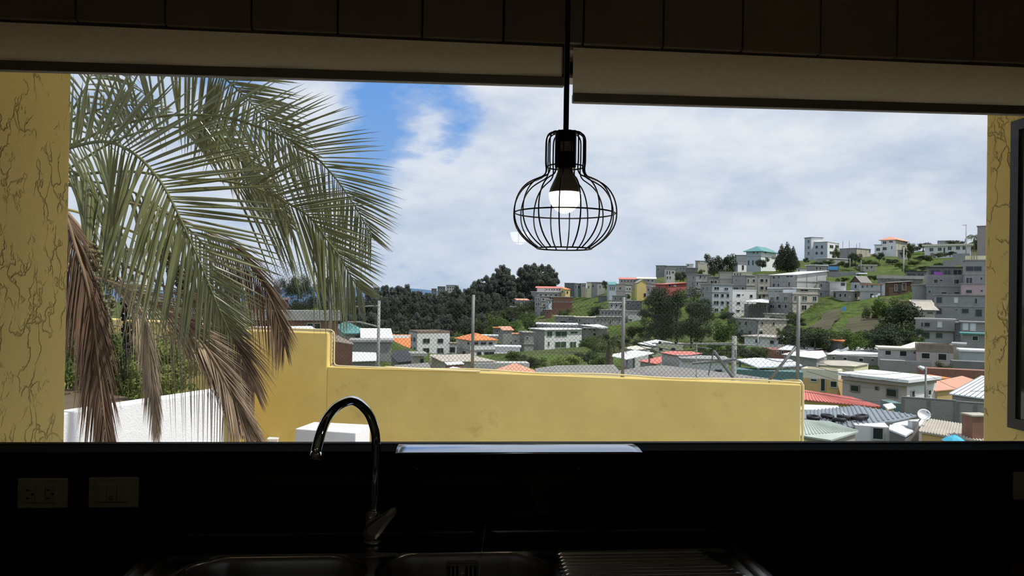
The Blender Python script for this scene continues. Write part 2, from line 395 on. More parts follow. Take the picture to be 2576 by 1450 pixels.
# ---- curved steel shelf under the window
a_, b_ = PY(1003, 1117, YB - .004), PY(1591, 1119, YB - .004)
x0, x1 = a_.x, b_.x; z0 = (a_.z + b_.z) / 2
shelf = thing('wall_shelf', 'curved polished steel shelf fixed to the splashback under the window', 'shelf', ((x0 + x1) / 2, YB - .05, z0 - .03))
zf = PY(1300, 1141, YB - .10).z
prof = []
for i in range(13):
    t = i / 12; prof.append((YB - .002 - .098 * t, z0 + (zf - z0) * (t ** 2.2) * 1.0 + .004 * math.sin(math.pi * t)))
sh = MB(); m_ = len(prof); NXs = 25
tp = [(x0 + (x1 - x0) * k / NXs, y, z) for k in range(NXs + 1) for (y, z) in prof]
bt = [(x, y + .0006, z - .0025) for x, y, z in tp]; N_ = len(tp)
fsx = [(k * m_ + i, k * m_ + i + 1, (k + 1) * m_ + i + 1, (k + 1) * m_ + i) for k in range(NXs) for i in range(m_ - 1)]
sh.add(tp + bt, fsx + [tuple(i + N_ for i in f[::-1]) for f in fsx] + [(k * m_ + m_ - 1, k * m_ + m_ - 1 + N_, (k + 1) * m_ + m_ - 1 + N_, (k + 1) * m_ + m_ - 1) for k in range(NXs)] + [(i, i + N_, i + 1 + N_, i + 1) for i in range(m_ - 1)] + [(NXs * m_ + i, NXs * m_ + i + 1, NXs * m_ + i + 1 + N_, NXs * m_ + i + N_) for i in range(m_ - 1)])
sh.build('shelf_sheet', M_STEEL2, shelf, smooth=True)
for px in (1049, 1456):
    q = PY(px, 1172, YB)
    br = MB().box(q.x - .008, q.x + .008, YB - .005, YB, q.z - .014, z0 - .006).box(q.x - .006, q.x + .006, YB - .06, YB - .004, z0 - .012, z0 - .007).build('bracket', M_ALU, shelf, bevel=.001)
    MB().lathe([(0, 0), (.003, 0), (.0025, .0015), (0, .002)], 10, (q.x, YB - .005, q.z - .006), (0, -1, 0), cap=False).build('screw', M_STEEL, br, smooth=True)

# ---- wall plates
def plate(name, label, cat, px0, px1, py0, py1, fill):
    a, b = PY(px0, (py0 + py1) / 2, YB), PY(px1, (py0 + py1) / 2, YB); zt_, zb_ = PY((px0 + px1) / 2, py0, YB).z, PY((px0 + px1) / 2, py1, YB).z
    t = thing(name, label, cat, ((a.x + b.x) / 2, YB, zb_))
    MB().box(a.x, b.x, YB - .008, YB, zb_, zt_).build('cover_plate', M_IVORY, t, bevel=.003)
    w = (b.x - a.x); cx = (a.x + b.x) / 2 - w * .02; zc = (zt_ + zb_) / 2; h = (zt_ - zb_) * .28; mw = w * .205
    for k in (-1, 0, 1):
        x = cx + k * mw
        fill(t, k, x, mw * .47, zc, h)
    return t
def outlet(t, k, x, hw, zc, h):
    m = MB().box(x - hw, x + hw, YB - .0125, YB - .007, zc - h, zc + h).build('socket_module' if k else 'blank_module', M_IVORY, t, bevel=.001)
    if k:
        for dz in (-.009, .009): MB().box(x - hw * .7, x - hw * .05, YB - .0132, YB - .0122, zc + dz - .0016, zc + dz + .0016).build('slot', M_SLOT, m)
        MB().lathe([(0, 0), (.003, 0), (.003, .001), (0, .001)], 12, (x + hw * .62, YB - .0122, zc), (0, -1, 0), cap=False).build('earth_hole', M_SLOT, m)
def switches(t, k, x, hw, zc, h):
    m = MB().box(x - hw, x + hw, YB - .0125, YB - .007, zc - h, zc + h)
    m = m.build('rocker', M_IVORY, t, bevel=.001)
    if k == 0:
        # small bell mark of the door-chime button
        q = V((x, YB - .0132, zc - h * .72))
        pts = [(-.0042, 0), (-.0036, .0012), (-.0030, .0058), (-.0012, .0078), (.0012, .0078), (.0030, .0058), (.0036, .0012), (.0042, 0)]
        MB().tube([q + V((a, 0, b)) for a, b in pts], .0005, 4).tube([q + V((-.0042, 0, 0)), q + V((.0042, 0, 0))], .0005, 4).tube([q + V((-.0012, 0, -.0014)), q + V((.0012, 0, -.0014))], .0006, 4).build('bell_mark', M_SLOT, m)
plate('wall_socket', 'ivory double socket plate at the far left of the splashback', 'socket', 48, 173, 1202, 1278, outlet)
plate('light_switch', 'ivory three rocker switch plate with a bell mark', 'switch', 226, 351, 1200, 1276, switches)
plate('wall_socket', 'ivory socket plate cut by the right edge of the view', 'socket', 2546, 2671, 1187, 1256, outlet)

# ---- roller blinds
def fabric(name, col, tr):
    m = mat(name, col, rough=.95, var=.05, scale=60); return m
M_FAB = mat('blind fabric', (.66, .55, .36), rough=.95, var=.05, scale=80, trans=.55, spec=.1)
M_BAR = mat('blind hem bar', (.50, .46, .38), rough=.5, var=.03)
def blind(label, pa, pb, barh, y):
    t0, t1 = PY(pa[0], pa[1], y), PY(pb[0], pb[1], y)
    t = thing('roller_blind', label, 'blind', ((t0.x + t1.x) / 2, y, min(t0.z, t1.z)))
    bh = barh / FPX * (y + .03)
    dx = V((t1.x - t0.x, 0, t1.z - t0.z))
    n = 24; f = MB()
    top = CEIL - .25
    fr0 = [t0 + dx * (k / n) + V((0, .002 * math.sin(k * 1.3), bh * .4)) for k in range(n + 1)]
    tp_ = [V((q.x, y, top)) for q in fr0]
    bk0 = [q + V((0, .0012, 0)) for q in fr0]; bk1 = [q + V((0, .0012, 0)) for q in tp_]
    vs_ = fr0 + tp_ + bk1 + bk0; m1 = n + 1
    fs_ = []
    for k in range(n):
        fs_.append((k, k + 1, m1 + k + 1, m1 + k))
    f.add(fr0 + tp_, fs_)
    f.build('fabric', M_FAB, t, smooth=True)
    q0, q1 = t0 + V((0, -.010, 0)), t1 + V((0, -.010, 0)); up = V((0, 0, bh)); bkv = V((0, .022, 0))
    MB().hexa([q0, q1, q1 + bkv, q0 + bkv], [q0 + up, q1 + up, q1 + up + bkv, q0 + up + bkv]).build('hem_bar', M_BAR, t, bevel=.003)
    MB().tube([(t0.x, y, top + .02), (t1.x, y, top + .02)], .019, 16).build('roller', M_ALU, t, smooth=True)
    return t
bl = blind('left beige roller blind rolled down lower on the window head', (-260, 170.5), (1419, 218.5), 23, 1.655)
bl['label'] = 'beige roller blind left of the pendant cord, ending higher'
br_ = blind('beige roller blind right of the pendant cord, hanging lower', (1440, 258.5), (2760, 295), 23, 1.665)
q0 = PY(1421, 110, 1.64); q1 = PY(1421, 222, 1.64)
MB().box(q0.x - .004, q0.x + .004, 1.635, 1.66, q1.z + .03, q0.z).build('end_bracket', M_ALU, bl, bevel=.001)
MB().tube([(q1.x + .001, 1.642, q0.z - .02), (q1.x + .001, 1.642, q1.z)], .0012, 6).build('pull_chain', M_ALUL, bl)

# ---- pendant lamp with its wire cage
DP = 1.35
ax = P(1420.5, 535, DP)
S_ = DP / FPX
def lz(row): return ax.z + (535 - row) * S_
lamp = thing('pendant_lamp', 'black wire cage pendant lamp with a lit bulb in front of the window', 'lamp', (ax.x, ax.y, lz(628)))
cage = [(25, 333.5), (36, 335), (45, 341), (49.5, 353), (50, 380), (50, 410), (48.5, 424), (50, 436), (58, 446), (76, 454), (95, 464), (110, 478), (121, 496), (127.5, 516), (129.5, 535), (128, 555), (121, 575), (108, 594), (92, 609), (76, 620), (69, 625)]
NW = 16
for k in range(NW):
    w = 2 * math.pi * (k + .35) / NW
    pts = smooth_path([V((ax.x + r * S_ * math.cos(w), ax.y + r * S_ * math.sin(w), lz(row))) for r, row in cage], 44)
    MB().tube(pts, .00135, 6).build('cage_wire', M_BLACK, lamp, smooth=True)
def ring(r, row, name='cage_ring', tr=.0014):
    pts = [V((ax.x + r * S_ * math.cos(2 * math.pi * k / 48), ax.y + r * S_ * math.sin(2 * math.pi * k / 48), lz(row))) for k in range(49)]
    return MB().tube(pts, tr, 6, cap=False).build(name, M_BLACK, lamp, smooth=True)
ring(126, 537); ring(69, 626); ring(46, 420); ring(26, 334, tr=.002)
MB().lathe([(0, lz(332) - ax.z), (24 * S_, lz(332) - ax.z), (27 * S_, lz(336) - ax.z), (27 * S_, lz(418) - ax.z), (25 * S_, lz(424) - ax.z), (0, lz(424) - ax.z)][::-1], 28, ax, cap=False).build('lamp_holder', M_BLACK, lamp, smooth=False)
# rating sticker wrapped on the holder
stk = MB()
for i in range(9):
    w0 = math.radians(-128 + i * 9)
    for zz in (361, 385): stk.v.append((ax.x + 27.4 * S_ * math.cos(w0), ax.y + 27.4 * S_ * math.sin(w0), lz(zz)))
stk.f = [(2 * i, 2 * i + 2, 2 * i + 3, 2 * i + 1) for i in range(8)]
stk.build('sticker', mat('grey sticker', (.80, .80, .76), rough=.6, var=.6, scale=300), lamp)
M_BULBG = mat('bulb housing', (.85, .82, .74), rough=.45, var=.02)
bulb = MB().lathe([(17 * S_, lz(424) - ax.z), (19 * S_, lz(430) - ax.z), (24 * S_, lz(445) - ax.z), (32 * S_, lz(462) - ax.z), (38 * S_, lz(476) - ax.z), (40.3 * S_, lz(486) - ax.z)], 32, ax, cap=True).build('bulb', M_BULBG, lamp, smooth=True)
mg = bpy.data.materials.new('lit bulb'); mg.use_nodes = True; t_ = mg.node_tree; t_.nodes.clear()
em = nd(t_, 'ShaderNodeEmission', i_Strength=9.0); em.inputs[0].default_value = (1, .90, .72, 1); o_ = nd(t_, 'ShaderNodeOutputMaterial'); t_.links.new(em.outputs[0], o_.inputs[0])
prof = [(40.3 * S_, lz(486) - ax.z)] + [(40.3 * S_ * math.cos(a), lz(487) - ax.z - 50 * S_ * math.sin(a)) for a in [i * math.pi / 24 for i in range(1, 13)]]
MB().lathe(prof, 32, ax, cap=False).build('bulb_dome', mg, bulb, smooth=True)
MB().tube([(ax.x, ax.y, lz(334)), (ax.x, ax.y, CEIL)], 7 * S_, 12).build('hanging_tube', M_BLACK, lamp, smooth=True)
MB().lathe([(0, -.03), (.05, -.03), (.055, 0)], 24, (ax.x, ax.y, CEIL), cap=False).build('ceiling_rose', M_BLACK, lamp, smooth=True)
# ================================================================== house outside walls and terrace
def stucco(name, col, marks=.9):
    m = mat(name, col, rough=.9, var=.06, scale=2.2, spec=.2)
    t = m.node_tree; b = t.nodes['Principled BSDF']; co = nd(t, 'ShaderNodeTexCoord').outputs['Object']
    nw = nd(t, 'ShaderNodeTexNoise', i_Scale=9.0, i_Detail=4.0); t.links.new(co, nw.inputs['Vector'])
    mpx = nd(t, 'ShaderNodeMapping'); mpx.inputs['Scale'].default_value = (1, 1, .55); t.links.new(co, mpx.inputs[0])
    w = mixc(t, .10, mpx.outputs[0], nw.outputs[1], 'LINEAR_LIGHT')
    vo = nd(t, 'ShaderNodeTexVoronoi', feature='DISTANCE_TO_EDGE', i_Scale=13.0); t.links.new(w, vo.inputs['Vector'])
    crack = ramp(t, vo.outputs['Distance'], [(0.0, 1.0), (.025, .6), (.06, 0.0)])
    n = nd(t, 'ShaderNodeTexNoise', i_Scale=7.0, i_Detail=3.0); t.links.new(co, n.inputs['Vector'])
    msk = ramp(t, n.outputs[0], [(.44, 0.0), (.56, 1.0)])
    g = math_node(t, 'MULTIPLY', crack, msk)
    old = b.inputs['Base Color'].links[0].from_socket
    t.links.new(mixc(t, math_node(t, 'MULTIPLY', g, .26 * marks), old, tuple(c * .45 for c in col)), b.inputs['Base Color'])
    n5 = nd(t, 'ShaderNodeTexNoise', i_Scale=30.0, i_Detail=4.0); t.links.new(co, n5.inputs['Vector'])
    hgt = math_node(t, 'SUBTRACT', math_node(t, 'MULTIPLY', n5.outputs[0], .25), math_node(t, 'MULTIPLY', g, marks))
    bp = nd(t, 'ShaderNodeBump', i_Strength=.8, i_Distance=.012); t.links.new(hgt, bp.inputs['Height']); t.links.new(bp.outputs[0], b.inputs['Normal'])
    return m
M_STUC = stucco('trowelled ochre stucco', (.76, .585, .215))
M_YEL = mat('painted ochre render', (.755, .585, .205), rough=.85, var=.08, scale=1.2, bump=.25, bscale=60, spec=.25, dirt=((.40, .27, .08), 2.3, .60, .35))
M_WHITE = mat('white rough render', (.81, .81, .83), rough=.9, var=.04, scale=6, bump=.5, bscale=55, spec=.2)
M_PATIO = mat('patio paving', (.42, .40, .37), rough=.8)
ZG = -1.7
YF = 2.45
xl_ = PY(173, 650, YF).x; xr_ = PY(2475, 700, YF).x
struct(MB().box(xl_ - .35, xl_, 1.91, YF, ZG, 2.46).build('wall_outside_left', M_STUC, bevel=.012), 'ochre stucco side wall outside the window, left')
rw = struct(MB().box(xr_, xr_ + .35, 1.91, YF, ZG, 2.46).build('wall_outside_right', M_STUC, bevel=.012), 'ochre stucco side wall outside the window, right')
struct(MB().box(xl_ - .6, xr_ + .8, 1.985, YF + .75, 2.46, 2.66).build('roof', M_YEL), 'slab over the window recess')
struct(MB().box(xl_ - 4.0, xr_ + 5, 1.99, YF + .75, 2.66, 5.2).build('wall_upper', M_YEL))
# small dark framed window in the right side wall
qa = PX(2553, 700, xr_); zt_ = PX(2555, 308, xr_).z; zb_ = PX(2552, 1076, xr_).z
yb_ = 1.95
w2 = struct(MB().box(xr_ - .022, xr_ + .02, qa.y - .035, qa.y, zb_, zt_).box(xr_ - .022, xr_ + .02, yb_, yb_ + .035, zb_, zt_).box(xr_ - .022, xr_ + .02, yb_ + .035, qa.y - .035, zb_, zb_ + .035).box(xr_ - .022, xr_ + .02, yb_ + .035, qa.y - .035, zt_ - .035, zt_).build('window_2', M_ALU, at=(xr_, (qa.y + yb_) / 2, zb_)))
MB().box(xr_ - .012, xr_ - .004, yb_ + .035, qa.y - .035, zb_ + .035, zt_ - .035).build('pane', mat('dark window glass', (.03, .035, .035), rough=.05, var=.1), w2)

# terrace ground
struct(MB().box(-9, 7.5, 1.99, 16, ZG - .3, ZG).build('floor_terrace', M_PATIO))
# boundary wall line in plan
ZW = .20
A2 = PZ(823, 923, ZW); B2 = PZ(2016, 968.5, ZW)
DW = (B2 - A2).normalized(); NWL = V((-DW.y, DW.x, 0))      # away from the house
def along(px, py, off=0.0):            # point of the wall's face line under that pixel column
    r = ray(px, py); o = A2 - NWL * off
    # solve CAM.xy + r.xy*t = o.xy + DW.xy*s
    det = r.x * (-DW.y) - r.y * (-DW.x)
    t = ((o.x - CAM.x) * (-DW.y) - (o.y - CAM.y) * (-DW.x)) / det
    return CAM + r * t
def wall_piece(mb, a, b, z0, z1, th=.22):
    a = V((a.x, a.y, 0)); b = V((b.x, b.y, 0)); n = NWL * th; up = V((0, 0, 1))
    mb.hexa([a + up * z0, b + up * z0, b + n + up * z0, a + n + up * z0], [a + up * z1, b + up * z1, b + n + up * z1, a + n + up * z1])
C2 = along(607, 831); zst = along(700, 834).z
bw = MB(); wall_piece(bw, A2, B2, ZG - 3, ZW); bwall = struct(bw.build('wall_boundary', M_YEL, bevel=.015), 'low ochre boundary wall carrying the chain link fence')
bw = MB(); wall_piece(bw, C2 - DW * .05, A2, ZG - 3, zst); struct(bw.build('wall_boundary_step', M_YEL, bevel=.02), 'higher step of the ochre boundary wall')
# left part, a little nearer, turned
dl = (C2 - CAM).length * .93
r1 = P(606, 818, 10.6); r0 = P(150, 795, 13.0)
zl3 = r1.z; n3 = V((0, 1, 0)) * .3
a3, b3 = V((r0.x - 3, r0.y + 1.2, 0)), V((r1.x, r1.y, 0))
bw = MB().hexa([a3 + V((0, 0, ZG - 1)), b3 + V((0, 0, ZG - 1)), b3 + n3 + V((0, 0, ZG - 1)), a3 + n3 + V((0, 0, ZG - 1))], [a3 + V((0, 0, zl3)), b3 + V((0, 0, zl3)), b3 + n3 + V((0, 0, zl3)), a3 + n3 + V((0, 0, zl3))])
struct(bw.build('wall_garden', M_YEL, bevel=.02), 'ochre garden wall behind the shrubs')
# white planter wall
wa, wb = PZ(163, 1040, .5), PZ(566, 980, .5)
dwv = (wb - wa).normalized(); nn = V((-dwv.y, dwv.x, 0)) * .16
wa2 = wa - dwv * 2.0
struct(MB().hexa([V((q.x, q.y, ZG)) for q in (wa2, wb, wb + nn, wa2 + nn)], [V((q.x, q.y, .5)) for q in (wa2, wb, wb + nn, wa2 + nn)]).build('wall_planter', M_WHITE, bevel=.012), 'low sunlit white planter wall below the palm')
# soil bed behind it
M_SOIL = mat('garden soil', (.12, .085, .05), rough=.95, bump=.6, bscale=20)
struct(MB().hexa([V((-8.5, 4.0, ZG)), wa2 + nn - V((0, 0, .5 - ZG)), wb + nn - V((0, 0, .5 - ZG)), V((-8.5, 11, ZG))], [V((-8.5, 4.0, .30)), V((wa2.x + nn.x, wa2.y + nn.y, .30)), V((wb.x + nn.x, wb.y + nn.y, .30)), V((-8.5, 11, .36))]).build('ground_garden', M_SOIL))
# white block against the wall
zbk = P(743, 1079, 9.0).z
cr = [PZ(743, 1079, zbk), PZ(895, 1090, zbk), PZ(931, 1069, zbk), PZ(790, 1062, zbk)]
tag(MB().hexa([V((q.x, q.y, ZG)) for q in cr], cr).build('plinth', M_WHITE, bevel=.01), 'square white rendered plinth in front of the ochre wall', 'plinth')
q = along(688, 1106, .05)
tb = thing('tap_box', 'small white box on the ochre wall beside the plinth', 'box', (q.x, q.y, q.z - .06))
MB().box(q.x - .08, q.x + .08, q.y - .07, q.y + .09, q.z - .10, q.z).build('box_body', M_WHITE, tb, bevel=.008)
MB().box(q.x - .09, q.x + .09, q.y - .08, q.y + .09, q.z, q.z + .03).build('lid', M_WHITE, tb, bevel=.005)
# pipes on top of the wall and down the step
M_PIPE = mat('cream gas pipe', (.74, .62, .34), rough=.5, var=.05)
def top(s, up, off=.08): return A2 + DW * s + NWL * off + V((0, 0, up))
Lw = (B2 - A2).length
pp1 = MB().tube(smooth_path([top(Lw * f_, .03 + .012 * math.sin(f_ * 23), .06) for f_ in [i / 30 for i in range(4, 31)]], 60), .014, 8)  # right end is pipe; the rest stands in for the wall's sunlit edge
tag(pp1.build('pipe_and_lit_edge', M_PIPE, smooth=True), 'cream pipe at the right of the ochre wall top, continued as its lit edge', 'pipe')
pg = MB().tube(smooth_path([top(Lw - .25, .035, .12), top(Lw - .06, .05, .12), top(Lw + .03, .0, .10), top(Lw + .045, -.3, .1), top(Lw + .045, -2.4, .1)], 30), .018, 8)
tag(pg.build('down_pipe', M_PIPE, smooth=True), 'cream pipe bending down at the right end of the wall', 'pipe')
for i, dx in enumerate((0.07, .13)):
    zt2 = zst + .03 + .02 * i
    c2 = MB().tube([top(-2.6, zt2 - ZW, -.02), top(dx - .10, zt2 - ZW, -.02), top(dx - .05, zt2 - ZW - .008, -.02), top(dx - .015, zt2 - ZW - .035, -.02), top(dx, zt2 - ZW - .08, -.02), top(dx, .08, -.02), top(dx + .015, .045, -.02), top(dx + .05, .025, -.02), top(dx + .1, .02, -.02), top(dx + 2.5, .02, -.02 + .03 * i)], .013, 8)
    tag(c2.build('conduit', M_PIPE, smooth=True), ('cream conduit down the wall step, nearer the wall face' if i == 0 else 'cream conduit down the wall step, nearer the fence post'), 'pipe')

# ------------------------------------------------------------------ chain link fence
M_POST = mat('galvanised post', (.21, .21, .20), rough=.6, metal=.25, var=.15, scale=8)
M_WIRE = mat('fence wire', (.055, .06, .058), rough=.6, metal=.3, var=.05)
def face(px, py): return along(px, py, -.13)
fence = thing('chain_link_fence', 'grey chain link fence with steel posts on the ochre wall', 'fence', (A2 + NWL * .13).xyz)
posts = []
for (pt, pb_) in (((833, 655), (829, 918)), ((1191, 742), (1188, 935)), ((1569, 748), (1566, 948)), ((2003, 745), (2006, 968))):
    b = face(*pb_); tpz = face(*pt).z
    posts.append((b, tpz))
    MB().tube([(b.x, b.y, ZW), (b.x, b.y, tpz)], .026, 10).build('post', M_POST, fence, smooth=True)
    MB().lathe([(0, 0), (.033, 0), (.033, .008), (.03, .012)], 12, (b.x, b.y, ZW), cap=False).build('post_foot', M_POST, fence)
b = posts[3][0]
MB().tube([face(2003, 872), V((face(1932, 965).x, face(1932, 965).y, ZW + .01))], .022, 10).build('brace', M_POST, fence, smooth=True)
l0 = face(560, 800)
MB().tube([(l0.x, l0.y, zst), (l0.x, l0.y, face(560, 650).z)], .026, 10).build('post', M_POST, fence, smooth=True)
def chain(a, b, za0, zb0, za1, zb1, sag, name):
    # interlocked zigzag wires between two posts; top and bottom follow straight lines with a sag at the top
    a = V((a.x, a.y, 0)); b = V((b.x, b.y, 0)); Ln = (b - a).length; u = (b - a) / Ln; cw, chh = .034, .070
    mbx = MB(); nw = int(Ln / cw) ; r = .0030
    for k in range(nw + 1):
        s0 = k * cw
        pts = []
        zlo = za0 + (zb0 - za0) * s0 / Ln; zhi = za1 + (zb1 - za1) * s0 / Ln - sag * 4 * (s0 / Ln) * (1 - s0 / Ln)
        m = int((zhi - zlo) / (chh / 2))
        for j in range(m + 1):
            s = min(max(s0 + (cw / 2 if (j + k) % 2 else -cw / 2), 0), Ln)
            pts.append(a + u * s + V((0, 0, zlo + j * chh / 2)) + NWL * (.003 if k % 2 else -.003))
        if len(pts) > 2: mbx.tube(pts, r, 3, cap=False)
    o = mbx.build(name, M_WIRE, fence); o['kind'] = 'stuff'; return o
(p0, z0_), (p1, z1_), (p2, z2_), (p3, z3_) = posts
zb0 = ZW + .03
chain(l0, p0, zst + .03, zst + .03, face(560, 650).z - .02, z0_ - .03, 0, 'chain_link')
chain(p0, p1, zb0, zb0, face(833, 738).z, z1_ - .02, .02, 'chain_link')
chain(p1, p2, zb0, zb0, z1_ - .02, z2_ - .02, .03, 'chain_link')
chain(p2, p3, zb0, zb0, z2_ - .02, z3_ - .04, .03, 'chain_link')
# ================================================================== the hillside town
WALLC = {
 'gr': mat('grey block render', (.30, .295, .285), var=.14, scale=.8, dirt=((.17, .16, .15), .45, .60, .5)),
 'dg': mat('dark grey block', (.185, .18, .175), var=.16, scale=.8, dirt=((.10, .095, .09), .5, .60, .5)),
 'lg': mat('pale grey render', (.46, .455, .44), var=.10, scale=.8, dirt=((.28, .27, .25), .5, .63, .5)),
 'wh': mat('white paint wall', (.72, .73, .73), var=.05, scale=.8, dirt=((.45, .43, .40), .4, .66, .4)),
 'bw': mat('blue grey paint and shaded white wall', (.40, .45, .49), var=.06, scale=.8),  # also the painted shade on left faces of white houses
 'cr': mat('cream paint wall', (.74, .68, .46), var=.06, scale=.8),
 'ye': mat('yellow paint wall', (.62, .50, .20), var=.08, scale=.8),
 'oc': mat('ochre paint wall', (.60, .41, .18), var=.08, scale=.8),
 'be': mat('beige render', (.46, .42, .35), var=.10, scale=.8, dirt=((.28, .25, .21), .5, .62, .5)),
 'pk': mat('pink paint wall', (.56, .40, .42), var=.06, scale=.8),
 'pb': mat('dusty pink wall', (.48, .41, .38), var=.07, scale=.8),
 'rd': mat('red paint wall', (.46, .11, .11), var=.08, scale=.8),
 'br': mat('brick wall', (.26, .125, .085), var=.22, scale=2.5, dirt=((.34, .27, .22), .6, .60, .5)),
 'bn': mat('brown plank wall', (.11, .065, .04), var=.3, scale=1.5),
 'gn': mat('teal paint wall', (.12, .22, .21), var=.08, scale=.8),
 'mv': mat('mauve grey band', (.36, .30, .29), var=.08, scale=.8),
}
ROOFC = {
 'w': mat('white sheet roof', (.86, .87, .88), rough=.55, var=.05, scale=.8),
 'r': mat('salmon sheet roof', (.62, .19, .15), rough=.6, var=.10, scale=.8),
 'o': mat('orange tile roof', (.70, .23, .075), rough=.7, var=.10, scale=1.0),
 'p': mat('pale terracotta roof', (.68, .31, .21), rough=.7, var=.08, scale=1.0),
 't': mat('teal sheet roof', (.10, .28, .27), rough=.5, var=.08),
 'g': mat('grey slab roof', (.33, .32, .31), var=.15, scale=.8, dirt=((.18, .17, .16), .5, .58, .6)),
 'b': mat('brown clutter roof', (.24, .19, .15), var=.25, scale=1.2),
 's': mat('fibre cement sheet', (.235, .225, .215), rough=.85, var=.14, scale=1.0),
 'n': mat('tan sheet roof', (.44, .40, .34), rough=.8, var=.14, scale=1.0),
 'k': mat('dark tarp', (.035, .036, .04), rough=.6),
 'c': mat('cream slab roof', (.72, .68, .54), var=.06),
 'v': mat('blue white sheet roof', (.70, .77, .85), rough=.4, var=.05),
 'm': mat('patchy white roof', (.80, .82, .85), rough=.6, var=.06, dirt=((.10, .09, .08), 1.4, .585, .9)),
 'f': mat('purple cloth', (.30, .08, .42), rough=.9),
 'u': mat('blue cloth', (.10, .32, .66), rough=.9),
}
M_PANE = mat('dark pane', (.028, .034, .038), rough=.12, var=.3, scale=.5)
M_PANEG = mat('green tinted pane', (.055, .095, .06), rough=.12, var=.3, scale=.5)
M_FRAME = mat('pale window frame', (.50, .50, .49), rough=.6, var=.05)
M_FRAMED = mat('grey window frame', (.20, .20, .20), rough=.6, var=.05)
PILLAR = WALLC['lg']
BASES = []                               # ground control points for the terrain
WM = {}
def win_mesh(w, h, m):
    k = (w, h, m.name)
    if k not in WM:
        t = min(.09, w * .12); f = MB()
        f.box(-w / 2, -w / 2 + t, -.09, .02, 0, h).box(w / 2 - t, w / 2, -.09, .02, 0, h).box(-w / 2 + t, w / 2 - t, -.09, .02, 0, t).box(-w / 2 + t, w / 2 - t, -.09, .02, h - t, h)
        if w > 1.3: f.box(-t / 2, t / 2, -.07, .02, t, h - t)
        WM[k] = f.mesh('window', m)
    return WM[k]
def pane_mesh(w, h, m):
    k = (w, h, m.name, 'p')
    if k not in WM: WM[k] = MB().box(-w / 2 + .02, w / 2 - .02, -.03, .015, .02, h - .02).mesh('pane', m)
    return WM[k]
def grid(x0, x1, n, rows, fill=.55):     # n windows per row between two pixel columns
    out = []
    st = (x1 - x0) / n
    for (a, b) in rows:
        for k in range(n):
            c = x0 + (k + .5) * st; out.append((c - st * fill / 2, a, c + st * fill / 2, b))
    return out
def hdir(px, py):
    r = ray(px, py); q = V((r.x, r.y)); return q
def isect(P0, v, q):                     # P0 + v*s  ==  q*t (plan)
    det = v.x * (-q.y) + v.y * q.x
    return ((-P0.x) * (-q.y) + (-P0.y) * q.x) / det
